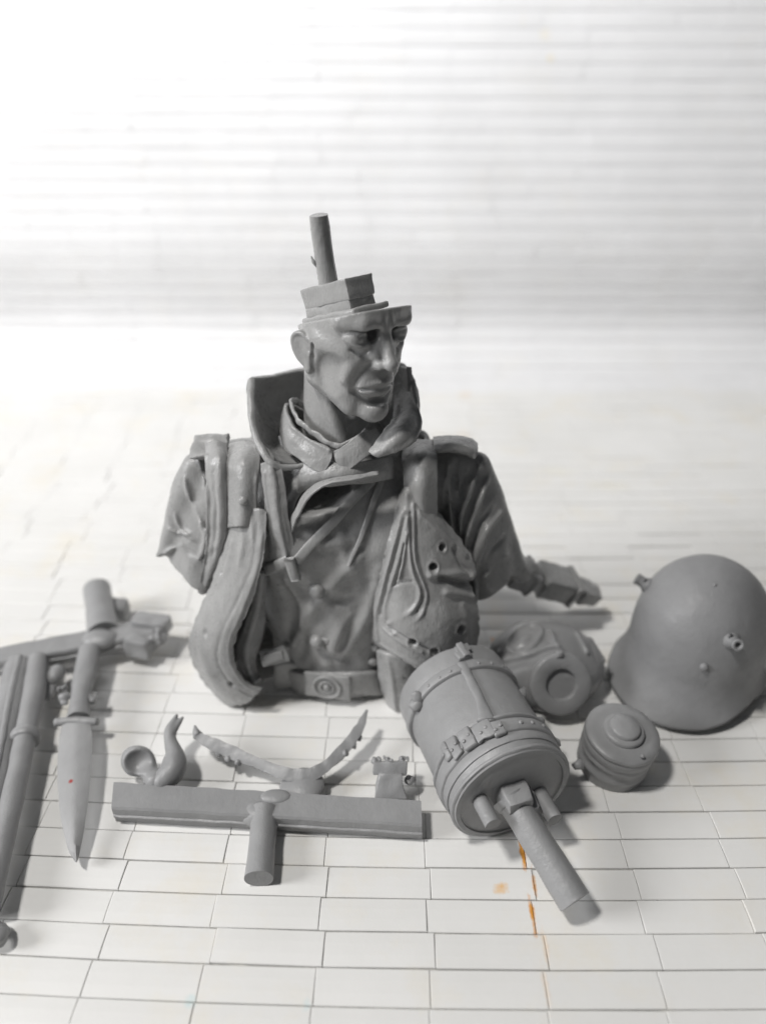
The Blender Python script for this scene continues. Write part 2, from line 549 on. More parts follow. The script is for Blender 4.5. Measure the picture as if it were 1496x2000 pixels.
def lay_tiles(base, mat, s_from, s_to, width, half, wander, gap, end_gap, pillow, anchors=()):
    """rows of single tiles; the 300 that show largest are parts, the rest one joined part"""
    spots = []
    n = 0
    s = s_from
    off = 0.0
    while s < s_to:
        mid = s + PITCH / 2
        y, z, phi = sec(mid)
        depth = y * _ct - (z - CAM_H) * _st
        hw = half
        off += random.uniform(-wander, wander) - .035
        anchor = [ax_ for ys, ax_ in anchors if abs(ys - (y + .0)) < PITCH / 2]
        if n % 7 == 0:
            off += random.uniform(-.25, .25)
        if anchor:
            off = anchor[0]
        x = off - math.ceil((hw + 2 + off) / width) * width
        while x < hw:
            w = width * (1 if anchor else random.uniform(.965, 1.03))
            if x + w > -hw:
                spots.append((mid, x + w / 2, w, depth))
            x += w
        s += PITCH; n += 1
    def size(t):
        p, phi = sheet_pt(t[1], t[0])
        px = abs(p[0] / t[3] * FPX)
        py = p[1] * _st + (p[2] - CAM_H) * _ct
        py = 1000 - FPX * py / t[3]
        seen = 1.0 if (px < 748 + 60 and -20 < py < 2060) else .01
        return seen * t[2] * FPX ** 2 / t[3] ** 2
    spots.sort(key=size, reverse=True)
    unit = bpy.data.meshes.new('tile')
    V, F = tile_geo(1.0, PITCH - gap, .06, pillow=pillow)
    unit.from_pydata(V.tolist(), [], F); unit.materials.append(mat)
    rest = []
    for i, (s, x, w, dep) in enumerate(spots):
        p, phi = sheet_pt(x, s)
        yaw = (-.019 + .006 * x) * max(0.0, min(1.0, (22 - s) / 12))
        rx, ry = math.radians(random.gauss(0, .9)), math.radians(random.gauss(0, .15))
        p = p + np.array([0, -math.sin(phi), math.cos(phi)]) * random.gauss(0, .006)
        M = Matrix.Translation(p) @ Matrix.Rotation(phi, 4, 'X') @ Matrix.Rotation(yaw + math.radians(random.gauss(0, .15)), 4, 'Z') @ \
            Matrix.Rotation(rx, 4, 'X') @ Matrix.Rotation(ry, 4, 'Y') @ Matrix.Diagonal((w - end_gap, 1, 1, 1))
        if i < 300:
            o = bpy.data.objects.new('tile', unit)
            COL.objects.link(o); o.parent = base; o.matrix_local = M
        else:
            Mn = np.array(M)
            rest.append((xf(V, Mn), F))
    if rest:
        o = build('far_tiles', *merge(*rest), mat, base, smooth=False)
        o['kind'] = 'stuff'
ANCH = []
for py, px in ((1424, 1305), (1467, 1319), (1515, 1341), (1563, 1183), (1613, 1207), (1666, 1024), (1723, 1042), (1786, 1042), (1853, 1066), (1930, 1066), (2010, 1075)):
    p = atz(px, py)
    ANCH.append((p[1] - (-.019 * p[0] + .003 * p[0] ** 2), p[0]))
lay_tiles(floor, TILE, .254, S_FLOOR_END - .05, 1.555, 17, .06, .019, .008, .006, ANCH)
lay_tiles(wall, WALLTILE, S_FLOOR_END + .02, 42.0, 1.45, 20, .03, .015, .004, .008)

# ------------------------------------------------------------------ the bust
W = aty
bust_loc = atz(650, 1370)
bust = thing('resin_bust', 'grey resin bust of a soldier in an open greatcoat, head turned aside', 'bust',
             (float(bust_loc[0]), float(bust_loc[1]) + 1.2, 0))

# --- head: modelled in its own frame (face looks along -Y, chin at height 0), then turned to his left
def make_head():
    v = Vol((-1.05, -1.35, -1.05), (1.05, 1.35, 2.05), .0165)
    v.ell((0, .10, 1.42), (.71, .97, .95), k=.1)                       # skull
    v.ell((0, -.36, 1.68), (.62, .50, .45), k=.2)                     # forehead
    v.cap((-.30, -.56, 1.70), (.30, -.56, 1.70), .30, k=.12)
    v.ell((0, -.26, .95), (.60, .56, .74), k=.25)                      # front of the face
    for s in (-1, 1):
        v.cap((s * .50, .02, 1.05), (s * .50, .05, .54), .20, .16, k=.22)      # side of the jaw
        v.cap((s * .52, .06, .48), (s * .29, -.52, .17), .12, .12, k=.2)    # jaw bone
        v.cap((s * .49, -.14, .85), (s * .36, -.45, .42), .18, .16, k=.25)    # cheek
        v.cap((s * .27, -.55, .22), (0, -.70, .14), .14, .15, k=.15)
        v.cap((s * .58, -.10, 1.14), (s * .43, -.56, 1.06), .10, .12, k=.2)  # cheek bone
        v.ell((s * .64, -.42, .74), (.08, .26, .20), k=.25, op='sub')   # hollow cheek
        v.cap((s * .10, -.85, 1.56), (s * .34, -.83, 1.575), .10, .10, k=.10)   # brow
        v.cap((s * .34, -.83, 1.575), (s * .57, -.54, 1.53), .10, .09, k=.10)
    v.ell((0, -.77, .18), (.21, .17, .17), k=.14)                      # chin
    v.ell((0, -.62, .60), (.36, .30, .34), k=.18)                      # muzzle
    for s in (-1, 1):
        v.ell((s * .28, -.93, 1.375), (.225, .28, .10), k=.035, op='sub')  # eye socket under a sharp brow
        v.ell((s * .155, -.84, 1.375), (.10, .27, .12), k=.03, op='sub')
        v.ell((s * .37, -.665, 1.325), (.17, .155, .12), k=.015)        # eyeball
        v.poly([(s * .21, -.70, 1.335), (s * .29, -.80, 1.415), (s * .41, -.79, 1.415), (s * .54, -.64, 1.345)], [.016, .026, .026, .024], k=.03, seg=10)  # upper lid
        v.poly([(s * .21, -.72, 1.30), (s * .30, -.81, 1.235), (s * .42, -.79, 1.235), (s * .54, -.64, 1.315)], [.018, .028, .028, .022], k=.04, seg=10)
        v.poly([(s * .18, -.82, 1.19), (s * .31, -.82, 1.12), (s * .45, -.71, 1.16)], .016, k=.06, op='sub', seg=8)     # bag under the eye
    for s in (-1, 1):
        v.poly([(s * .14, -.84, 1.44), (s * .30, -.86, 1.465), (s * .44, -.78, 1.46), (s * .56, -.64, 1.41)], [.03, .032, .03, .018], k=.025, op='sub', seg=12)   # crease under the brow
    # nose
    v.poly([(0, -.85, 1.50), (0, -.905, 1.33), (0, -1.01, 1.13), (0, -1.09, 1.01)], [.075, .07, .078, .09], k=.07, seg=14)
    v.ell((0, -1.09, .985), (.09, .08, .078), k=.05)
    for s in (-1, 1):
        v.poly([(s * .04, -.84, 1.36), (s * .12, -.86, 1.11), (s * .17, -.84, 1.0)], [.06, .09, .07], k=.09)
        v.ell((s * .12, -.93, .96), (.06, .11, .075), k=.07)
        v.ell((s * .065, -1.02, .89), (.04, .06, .035), k=.03, op='sub')
        v.poly([(s * .20, -.93, 1.04), (s * .222, -.88, .955), (s * .19, -.90, .895)], .016, k=.04, op='sub', seg=8)
    # folds from nose to mouth
    for s in (-1, 1):
        v.poly([(s * .22, -.86, .98), (s * .31, -.81, .87), (s * .375, -.745, .70), (s * .38, -.70, .50)], [.03, .042, .046, .03], k=.08, op='sub', seg=12)
        v.poly([(s * .33, -.73, .99), (s * .43, -.655, .84), (s * .46, -.59, .66)], [.05, .06, .04], k=.12, seg=10)
        v.poly([(s * .33, -.70, .47), (s * .18, -.81, .35), (0, -.85, .335)], [.025, .04, .045], k=.09, op='sub', seg=8)
    v.cap((0, -.99, .80), (0, -.965, .71), .03, .03, k=.05, op='sub')
    # lips, closed and set
    v.poly([(-.30, -.765, .575), (-.16, -.875, .64), (-.05, -.925, .66), (0, -.92, .65), (.05, -.925, .66), (.16, -.875, .64), (.30, -.765, .575)],
           [.014, .024, .028, .026, .028, .024, .014], k=.06, seg=26)
    v.poly([(-.29, -.765, .53), (-.15, -.87, .52), (0, -.90, .505), (.15, -.87, .52), (.29, -.765, .53)], [.014, .030, .036, .030, .014], k=.06, seg=22)
    v.poly([(-.37, -.71, .525), (-.2, -.875, .575), (-.06, -.965, .59), (0, -.97, .583), (.06, -.965, .59), (.2, -.875, .575), (.37, -.71, .525)],
           [.03, .024, .022, .022, .022, .024, .03], k=.02, op='sub', seg=26)
    # frown between the brows
    for x in (-.06, .06):
        v.poly([(x, -.93, 1.80), (x * 1.1, -.945, 1.60), (x * .9, -.945, 1.42)], [.012, .022, .016], k=.03, op='sub', seg=8)
    v.poly([(0, -.84, 1.80), (0, -.87, 1.62), (0, -.88, 1.48)], [.03, .05, .05], k=.04)
    # ears
    for s in (-1, 1):
        R = Matrix.Rotation(-s * math.radians(24), 3, 'Z') @ Matrix.Rotation(math.radians(-10), 3, 'X')
        z = -.19
        v.ell((s * .70, .16, 1.12 + z), (.10, .20, .27), rot=R, k=.06)
        v.ell((s * .73, .14, 1.15 + z), (.085, .17, .25), rot=R, k=.06)
        v.ell((s * .715, .03, .90 + z), (.05, .09, .13), k=.05)
        v.ell((s * .86, .10, 1.17 + z), (.07, .105, .16), rot=R, k=.04, op='sub')
        v.poly([(s * .75, -.01, 1.31 + z), (s * .80, .13, 1.385 + z), (s * .84, .265, 1.29 + z), (s * .825, .255, 1.10 + z), (s * .76, .11, .92 + z)], .034, k=.03, seg=18)
        v.ell((s * .725, -.05, 1.10 + z), (.04, .05, .06), k=.03)
        v.poly([(s * .70, -.10, 1.28 + z), (s * .715, -.09, .93 + z)], .02, k=.05, op='sub')
    # neck
    v.cap((0, .40, .72), (-.08, .18, -.95), .48, .50, k=.06)
    for s in (-1, 1):
        v.poly([(s * .57, .30, .80), (s * .38, -.06, .10), (s * .14 - .05, -.34, -.75)], [.08, .10, .10], k=.14, seg=8)
    v.ell((-.04, -.24, -.08), (.10, .13, .16), k=.12)
    v.wrinkle(.005, 9, 3)
    # the brim line: the skull is sawn off along a slope, high over the brow and low at the back
    v.cut((0, -.9, 1.78), (0, .43, 1), .012)
    v.blur(1)
    return v
HV = make_head()
HEAD_M = Matrix.Translation(Vector(W(758, 632, 10.60))) @ Matrix.Rotation(math.radians(36), 4, 'Z') @ Matrix.Rotation(math.radians(4), 4, 'Y') @ \
    Matrix.Rotation(math.radians(2), 4, 'X') @ Matrix.Translation((0, .93, -1.56))
HM = np.array(HEAD_M)
hv, hf = HV.mesh()
head = build('head', xf(hv, HM), hf, RESIN, bust)
# casting block and stem left on the sawn skull
def hp(x, y, z):
    return xf(np.array([(x, y, z)]), HM)[0]
def head_geo(geo):
    return xf(geo[0], HM), geo[1]
def turn(geo, deg, c=(0, .18)):
    a = math.radians(deg); v = np.array(geo[0], float); x, y = v[:, 0] - c[0], v[:, 1] - c[1]
    v[:, 0], v[:, 1] = c[0] + x * math.cos(a) - y * math.sin(a), c[1] + x * math.sin(a) + y * math.cos(a)
    return v, geo[1]
SL = math.atan(.43)
def slope_frame(y0, up):
    M = np.eye(4); c, s = math.cos(-SL), math.sin(-SL)
    M[:3, :3] = np.array([[1, 0, 0], [0, c, -s], [0, s, c]])
    M[:3, 3] = (0, y0, 1.78 - .43 * (y0 + .9)) ; M[:3, 3] += M[:3, 2] * up
    return M
ledge = jitter(rbox((.74, 1.26, .10), .03, 2, slope_frame(.16, .05), None, cuts=5), .02, 6)
build('skull_ledge', *head_geo(turn(ledge, 8)), RESIN, head, sharp=45)
blk = jitter(rbox((.54, 1.04, .30), .015, 2, slope_frame(.20, .38), (1.03, 1.03), cuts=5), .016, 7)
block = build('casting_block', *head_geo(turn(blk, 10)), RESIN, bust, sharp=40)
nk = jitter(rbox((.55, 1.02, .16), .02, 2, slope_frame(.21, .16), None, cuts=5), .035, 11)
build('cut_neck', *head_geo(turn(nk, 10)), RESIN, block, sharp=40)
p0, p1 = W(645, 578, 11.62), W(622, 420, 11.62)
stem = build('pour_stem', *jitter(tube([p0, (p0 + p1) / 2, p1], [.15, .145, .135], 15, 8, rough=.05), .012, 4), RESIN, bust, sharp=30)
build('resin_burr', *jitter(tube([W(624, 520, 11.62), W(612, 512, 11.57), W(608, 500, 11.57)], [.05, .03, .012], 7), .01, 12), RESIN, stem)

# --- tunic, shoulders and sleeves: one clay body
TV = Vol((-4.5, 9.4, 0.0), (3.1, 13.6, 5.6), .029)
def torso():
    v = TV
    v.ell((-.78, 11.55, 2.6), (1.75, 1.22, 2.5), k=.1)                         # chest
    v.cap((-.85, 11.35, -.4), (-.80, 11.45, 1.6), 1.06, 1.15, k=.3)            # waist
    v.cap((-1.45, 11.4, .0), (-1.4, 11.5, 1.6), .72, .80, k=.3)
    v.cap((-.25, 11.4, .0), (-.25, 11.5, 1.6), .72, .80, k=.3)
    v.cap((-2.45, 11.75, 4.20), (.95, 11.75, 4.20), .62, .62, k=.35)           # shoulders
    v.cap((-.75, 11.75, 4.4), (-.70, 11.7, 5.1), .95, .62, k=.4)               # root of the neck
    v.ell((-1.55, 10.85, 3.4), (.75, .55, .8), k=.4)
    v.ell((.05, 10.85, 3.4), (.75, .55, .8), k=.4)
    # his right sleeve, at the left: a stump flaring to a torn corner
    v.poly([(-2.75, 11.7, 4.25), (-3.0, 11.55, 3.6), (-3.2, 11.4, 2.95), (-3.35, 11.2, 2.35)], [.50, .56, .58, .56], k=.2, seg=8)
    v.poly([W(380, 905, 11.5), W(352, 975, 11.4), W(322, 1065, 11.2), W(306, 1088, 11.15)], [.18, .20, .12, .05], k=.25, seg=8)
    # his left sleeve, at the right
    v.poly([(1.28, 11.75, 4.25), (1.50, 11.6, 3.6), (1.75, 11.5, 2.9), (1.95, 11.4, 2.10)], [.48, .55, .54, .44], k=.2, seg=8)
    v.poly([W(935, 905, 11.6), W(965, 985, 11.6), W(992, 1060, 11.6), W(1012, 1108, 11.6)], [.18, .19, .16, .07], k=.22, seg=8)
torso()
def cut_sleeve(v, p, n, lo, hi):
    sl, X, Y, Z = v.box(lo, hi)
    n = np.array(n, float); n /= np.linalg.norm(n)
    d = (X - p[0]) * n[0] + (Y - p[1]) * n[1] + (Z - p[2]) * n[2]
    v.put(sl, (-d).astype(np.float32), .03, 'sub')
cut_sleeve(TV, W(345, 1115, 11.0), (-.50, .05, -1.0), (-4.5, 9.4, 0), (-2.55, 13.6, 3.4))
cut_sleeve(TV, W(965, 1150, 11.2), (.42, .05, -1.0), (1.25, 9.4, 0), (3.1, 13.6, 3.0))
def fold(pts, r, depth, op='add', k=.07, seg=None):
    """a fold raised on (or pressed into) the cloth along a line lying on the clay"""
    P = []
    for q in pts:
        p = TV.on(*q)
        if p is not None:
            P.append(p + TV.normal(p) * depth)
    if len(P) >= 2:
        R = r if not np.isscalar(r) else [r * .45] + [r] * (len(P) - 2) + [r * .45] if len(P) > 2 else [r, r * .5]
        TV.poly(P, np.array(R[:len(P)]), k=k, op=op, seg=seg or len(P) * 4)
TV.wrinkle(.022, 4.5, 11, (1, 1, .8))
# soft folds of the tunic front
for pts, r, d in [([(700, 1085), (660, 1140), (610, 1200), (575, 1260)], .14, -.02), ([(745, 1110), (720, 1180), (690, 1240), (668, 1290)], .13, -.03),
                  ([(560, 1130), (590, 1180), (585, 1230)], .08, -.01), ([(690, 1200), (650, 1260), (640, 1295)], .10, -.02),
                  ([(600, 1040), (640, 1060), (690, 1050)], .07, -.02), ([(640, 1000), (665, 1040), (672, 1090)], .06, -.02)]:
    fold(pts, r, d, k=.14)
for pts, r, d in [([(680, 1130), (640, 1180), (600, 1235), (585, 1285)], .10, .06), ([(725, 1140), (700, 1200), (672, 1265)], .09, .05),
                  ([(640, 1160), (660, 1175), (690, 1170)], .05, .03), ([(615, 1260), (650, 1285), (690, 1290)], .05, .02), ([(555, 1150), (572, 1200), (560, 1250)], .05, .03)]:
    fold(pts, r, d, 'sub', k=.16)
# sleeve folds, his right
for pts, r, d in [([(385, 890), (402, 935), (412, 985), (420, 1030)], .08, .0), ([(362, 930), (375, 975), (392, 1015), (402, 1040)], .07, .0),
                  ([(343, 1000), (355, 1030), (380, 1055)], .06, .0), ([(330, 1030), (352, 1040), (372, 1042)], .06, .01),
                  ([(400, 1035), (398, 1075), (380, 1105), (352, 1130)], .08, .01), ([(312, 1085), (340, 1070), (372, 1060)], .05, .0)]:
    fold(pts, r * .62, d + .05, k=.04)
for pts, r, d in [([(395, 895), (408, 930), (416, 975)], .05, .02), ([(372, 985), (388, 1020)], .05, .02), ([(350, 1045), (366, 1075), (385, 1085)], .06, .03)]:
    fold(pts, r * .85, d - .015, 'sub', k=.045)
# sleeve folds, his left
for pts, r, d in [([(872, 905), (876, 960), (884, 1010), (888, 1045)], .07, .01), ([(905, 905), (893, 965), (890, 1020)], .07, .0),
                  ([(935, 905), (915, 960), (900, 1010), (905, 1060)], .09, .01), ([(950, 935), (930, 990), (912, 1050), (905, 1100)], .08, .01),
                  ([(975, 1000), (945, 1040), (930, 1090), (925, 1130)], .09, .0), ([(1000, 1080), (970, 1095), (948, 1125)], .06, .0), ([(880, 900), (868, 940), (866, 990)], .05, .0)]:
    fold(pts, r * .62, d + .05, k=.04)
for pts, r, d in [([(890, 900), (885, 955), (887, 1000)], .05, .01), ([(925, 910), (905, 960), (897, 1000)], .055, .01), ([(945, 925), (922, 985), (908, 1035)], .06, .02),
                  ([(962, 985), (935, 1030), (918, 1080)], .06, .02), ([(985, 1050), (960, 1075), (940, 1110)], .05, .02)]:
    fold(pts, r * .85, d - .02, 'sub', k=.04)
# the deep gap where the lapel stands off the chest, and the dark slot beside the tunic
pit = [(590, 1014), (612, 994), (642, 980), (680, 966)]
pts_ = [TV.on(*q) for q in pit]
pm = np.mean(pts_, axis=0)                          # a deep pocket running back under the lapel
TV.ell(pm + np.array([0, .18, .10]), (.50, .60, .20), rot=Matrix.Rotation(-.38, 3, 'Y'), k=.04, op='sub')
TV.poly([W(975, 1085, 11.55), W(1005, 1105, 11.75), W(1035, 1120, 12.0)], np.array([.30, .27, .24]), k=.12, seg=8)
fold([(518, 1010), (515, 1080), (520, 1150), (518, 1240)], .13, .05, 'sub', k=.05)
TV.wrinkle(.014, 8, 15, (1.3, 1, .6), 9)
TV.wrinkle(.007, 17, 5, (1, 1, .6), 9)
TV.cut((0, 0, .02), (0, 0, -1), .01)
TV.blur(1)
tvv, tvf = TV.mesh()
tunic = build('tunic', tvv, tvf, RESIN, bust)

# --- cloth pieces over the clay
def proj(P):
    P = np.asarray(P, float) - np.array([0, 0, CAM_H])
    z = P[..., 1] * _ct - P[..., 2] * _st
    u = P[..., 1] * _st + P[..., 2] * _ct
    return 748 + FPX * P[..., 0] / z, 1000 - FPX * u / z
def cloth(rows, nu=50, nv=60, thick=.07, dents=(), lines=(), amp=.02, scale=2.5, edge=.0, out=1):
    """a cloth panel; dents are bullet holes or pits, lines are raised or sunk folds (radius in cm)"""
    rows = [[W(*p) for p in r] for r in rows]
    def geo(disp):
        return sheet(rows, nu, nv, thick, amp, scale, edge, disp)
    V, F = geo(None)
    n = nu * nv
    mid = (V[:n] + V[n:]) / 2
    off = np.zeros(n)
    def seg_dist(a, b):
        d = b - a; t = np.clip(((mid - a) @ d) / max(d @ d, 1e-9), 0, 1)
        return np.linalg.norm(mid - a - t[:, None] * d, axis=1)
    qx, qy = proj(mid)
    for (px, py, r, a) in dents:
        i = np.argmin((qx - px) ** 2 + (qy - py) ** 2)
        d = np.linalg.norm(mid - mid[i], axis=1)
        off += a * np.exp(-(d / r) ** 4) - .10 * a * np.exp(-((d - 1.45 * r) / (.45 * r)) ** 2)
    for (pts, r, a) in lines:
        P = [mid[np.argmin((qx - x) ** 2 + (qy - y) ** 2)] for x, y in pts]
        P = crom(P, max(4 * len(P), 6))
        D = np.min([seg_dist(P[i], P[i + 1]) for i in range(len(P) - 1)], axis=0)
        off += a * np.exp(-(D / r) ** 2)
    Nn = V[:n] - V[n:]; Nn /= np.linalg.norm(Nn, axis=1, keepdims=True) + 1e-9
    s = out * np.sign(np.median(-Nn[:, 1]))          # outwards is towards the viewer's side
    V[:n] += Nn * (s * off)[:, None]; V[n:] += Nn * (s * off)[:, None]
    return V, F
def band(pts, width, thick=.05, lift=.0, n=40, amp=.012, vol=None, taper=1.0):
    """a strap lying on the clay along points of it; width in cm"""
    vol = vol or TV
    P, N = [], []
    for q in pts:
        p = vol.on(*q)
        if p is None:
            continue
        P.append(p); N.append(vol.normal(p))
    P = crom(P, n); N = crom(N, n); N /= np.linalg.norm(N, axis=1, keepdims=True)
    T = np.gradient(P, axis=0); T /= np.linalg.norm(T, axis=1, keepdims=True)
    S = np.cross(T, N); S /= np.linalg.norm(S, axis=1, keepdims=True)
    V, F = [], []
    sec_ = [(-.5, -.6), (-.5, .7), (-.44, 1.0), (-.15, 1.12), (.15, 1.12), (.44, 1.0), (.5, .7), (.5, -.6)]
    m = len(sec_)
    for i in range(n):
        w = width * (1 + (taper - 1) * i / (n - 1))
        for a, b in sec_:
            p = P[i] + S[i] * a * w + N[i] * (b * thick + lift)
            V.append(p + amp * np.array(mnoise.noise_vector(Vector(p * 3.1))))
    for i in range(n - 1):
        for j in range(m):
            k = (j + 1) % m
            F.append([i * m + j, i * m + k, (i + 1) * m + k, (i + 1) * m + j])
    F.append(list(range(m))); F.append([(n - 1) * m + j for j in range(m)][::-1])
    return np.array(V), F
def stud(p, nrm, r, h, n=20):
    prof = [(r, -h * .5), (r * 1.02, h * .25), (r * .85, h * .75), (r * .5, h), (r * .12, h * 1.08)]
    return lathe(prof, n, frame(p, nrm))

# greatcoat: back, two front panels, collar
back_rows = []
for z, w, le, re in ((4.75, .80, (-2.2, 11.7), (.7, 11.7)), (3.8, 1.0, (-2.6, 11.5), (1.1, 11.5)), (2.7, 1.04, (-2.70, 10.85), (1.62, 10.70)),
                     (1.9, 1.08, (-3.05, 10.6), (1.60, 10.45)), (1.2, 1.12, (-3.45, 10.55), (1.60, 10.35)), (.5, 1.14, (-3.38, 10.5), (1.56, 10.3)), (.05, 1.12, (-3.0, 10.45), (1.45, 10.4))):
    back_rows.append([(le[0], le[1], z)] + [(-.75 + w * x, y, z) for x, y in ((-1.85, 12.2), (-1.0, 12.95), (0, 13.1), (1.0, 12.95), (1.85, 12.2))] + [(re[0], re[1], z)])
build('coat_back', *sheet(back_rows, 70, 60, .08, .05, 1.6), RESIN, bust)

lp = cloth([
    [(446, 1000, 10.70), (474, 995, 10.52), (504, 992, 10.42), (522, 1000, 10.38)],
    [(438, 1060, 10.66), (468, 1060, 10.40), (500, 1064, 10.26), (519, 1068, 10.24)],
    [(422, 1120, 10.58), (454, 1116, 10.30), (488, 1118, 10.14), (508, 1120, 10.12)],
    [(397, 1180, 10.52), (430, 1180, 10.20), (466, 1180, 10.04), (490, 1182, 10.04)],
    [(375, 1240, 10.48), (404, 1245, 10.12), (440, 1237, 9.96), (462, 1240, 9.98)],
    [(376, 1285, 10.45), (404, 1298, 10.08), (438, 1292, 9.94), (458, 1288, 9.96)],
    [(398, 1328, 10.42), (424, 1340, 10.08), (456, 1335, 9.96), (480, 1330, 9.95)],
    [(436, 1370, 10.24), (456, 1377, 10.14), (486, 1370, 10.02), (510, 1346, 9.96)]], 56, 90, .055,
    dents=[(438, 1122, .045, -.06), (405, 1238, .05, -.05), (452, 1335, .05, -.06)],
    lines=[([(505, 1020), (492, 1110), (462, 1180), (432, 1245), (428, 1290), (455, 1335), (495, 1358)], .035, -.012),
           ([(514, 1040), (502, 1112), (474, 1190), (450, 1245), (450, 1290), (476, 1332), (505, 1350)], .035, .018),
           ([(470, 1010), (478, 1050), (470, 1100)], .06, .025), ([(490, 1000), (496, 1050)], .05, .02),
           ([(455, 1060), (447, 1100), (430, 1140)], .08, .03), ([(405, 1200), (395, 1260), (410, 1310)], .12, .03)], amp=.02, edge=.03)
build('coat_front_panel', *lp, RESIN, bust)
lin = cloth([
    [(508, 1112, 10.52), (512, 1110, 10.50), (519, 1108, 10.55)],
    [(496, 1175, 10.46), (506, 1178, 10.40), (517, 1180, 10.55)],
    [(478, 1225, 10.40), (492, 1235, 10.32), (512, 1238, 10.50)],
    [(466, 1270, 10.36), (480, 1280, 10.24), (500, 1282, 10.42)],
    [(472, 1310, 10.28), (488, 1315, 10.18), (500, 1312, 10.35)],
    [(490, 1338, 10.12), (500, 1336, 10.08), (508, 1325, 10.16)]], 24, 50, .06, amp=.03,
    lines=[([(512, 1120), (500, 1200), (482, 1260), (486, 1310)], .05, .025)])
build('coat_lining', *lin, RESIN, bust)

def chest(px, py, sink=.03):
    """a control point sunk just under the tunic, so that a panel grows out of it"""
    p = TV.on(px, py)
    return (px, py, float(p[1]) + sink)
rp = cloth([
    [(786, 956, 10.74), (794, 950, 10.68), (803, 951, 10.68), (814, 964, 10.74)],
    [chest(772, 1000), (794, 996, 10.44), (828, 995, 10.50), (858, 1008, 10.72)],
    [chest(757, 1055), (790, 1050, 10.28), (846, 1045, 10.36), (902, 1062, 10.62)],
    [chest(746, 1110), (790, 1106, 10.15), (858, 1100, 10.20), (926, 1108, 10.48)],
    [chest(734, 1160), (788, 1160, 10.05), (862, 1158, 10.08), (920, 1150, 10.36)],
    [chest(727, 1205), (786, 1205, 9.94), (868, 1208, 9.93), (932, 1195, 10.28)],
    [chest(724, 1240), (784, 1252, 9.90), (868, 1262, 9.88), (932, 1250, 10.22)],
    [chest(730, 1256), (788, 1290, 9.92), (858, 1320, 9.86), (908, 1304, 10.06)]], 120, 120, .06,
    dents=[(862, 1068, .055, -.18), (846, 1106, .06, -.19), (898, 1230, .065, -.20), (806, 1253, .06, -.20), (848, 1272, .06, -.20)],
    lines=[([(796, 965), (799, 1050), (806, 1115), (820, 1155), (806, 1190), (760, 1218)], .035, .05),
           ([(806, 985), (811, 1090), (831, 1155), (823, 1197), (772, 1237)], .03, .038),
           ([(801, 1000), (805, 1090), (826, 1158), (814, 1193)], .022, -.03), ([(812, 1000), (818, 1090), (838, 1155), (830, 1200)], .025, -.025),
           ([(790, 1000), (768, 1080), (748, 1160), (738, 1205), (742, 1245)], .04, .05),
           ([(796, 1010), (780, 1090), (758, 1170), (756, 1205)], .035, .04), ([(792, 1010), (774, 1080), (753, 1160), (746, 1200)], .025, -.03),
           ([(794, 1040), (788, 1090), (782, 1125)], .025, .05), ([(790, 1060), (784, 1100), (772, 1140)], .02, -.04), ([(770, 1142), (788, 1134), (804, 1135)], .018, -.03),
           ([(860, 1128), (900, 1140), (922, 1142)], .05, -.13), ([(840, 1120), (890, 1118), (918, 1122)], .06, .06), ([(870, 1155), (905, 1160), (925, 1165)], .06, .05),
           ([(740, 1250), (795, 1285), (860, 1315)], .05, .03), ([(815, 1000), (870, 1050), (905, 1085)], .05, .045), ([(885, 1070), (900, 1100), (915, 1120)], .05, -.07),
           ([(756, 1218), (785, 1240), (830, 1262), (880, 1290)], .025, -.05), ([(750, 1225), (780, 1248), (825, 1270)], .025, .04), ([(900, 1180), (912, 1230), (905, 1285)], .08, .04)], amp=.018, edge=.035)
build('coat_front_panel', *rp, RESIN, bust)['label'] = 'front panel pierced by bullet holes'

cl = cloth([
    [(800, 718, 11.95), (765, 712, 12.35), (700, 712, 12.60), (640, 712, 12.75), (580, 722, 12.75), (533, 734, 12.35), (491, 742, 11.75), (491, 790, 11.30), (499, 850, 10.95), (528, 903, 10.62)],
    [(803, 760, 11.80), (770, 752, 12.30), (700, 745, 12.62), (640, 745, 12.80), (582, 752, 12.80), (530, 765, 12.50), (500, 785, 12.00), (503, 815, 11.55), (515, 865, 11.18), (545, 905, 10.78)],
    [(800, 800, 11.60), (770, 795, 12.15), (700, 780, 12.55), (640, 780, 12.72), (583, 785, 12.70), (540, 800, 12.45), (518, 812, 12.10), (520, 838, 11.68), (535, 878, 11.25), (568, 908, 10.86)],
    [(790, 850, 11.30), (765, 845, 11.80), (700, 825, 12.30), (640, 810, 12.55), (584, 812, 12.50), (555, 826, 12.30), (540, 834, 12.05), (541, 850, 11.70), (556, 884, 11.28), (592, 908, 10.92)]],
    110, 36, .075, amp=.02, lines=[([(495, 760), (497, 800), (505, 850), (530, 895)], .035, .03)], edge=.012)
collar = build('coat_collar', *cl, RESIN, bust)
rim = [W(491, 742, 11.75), W(491, 790, 11.30), W(499, 850, 10.95), W(528, 903, 10.60), W(560, 914, 10.62), W(598, 907, 10.72)]
build('collar_edge', *jitter(tube(rim, [.055, .062, .062, .06, .05, .04], 12, 50), .015, 6), RESIN, collar)
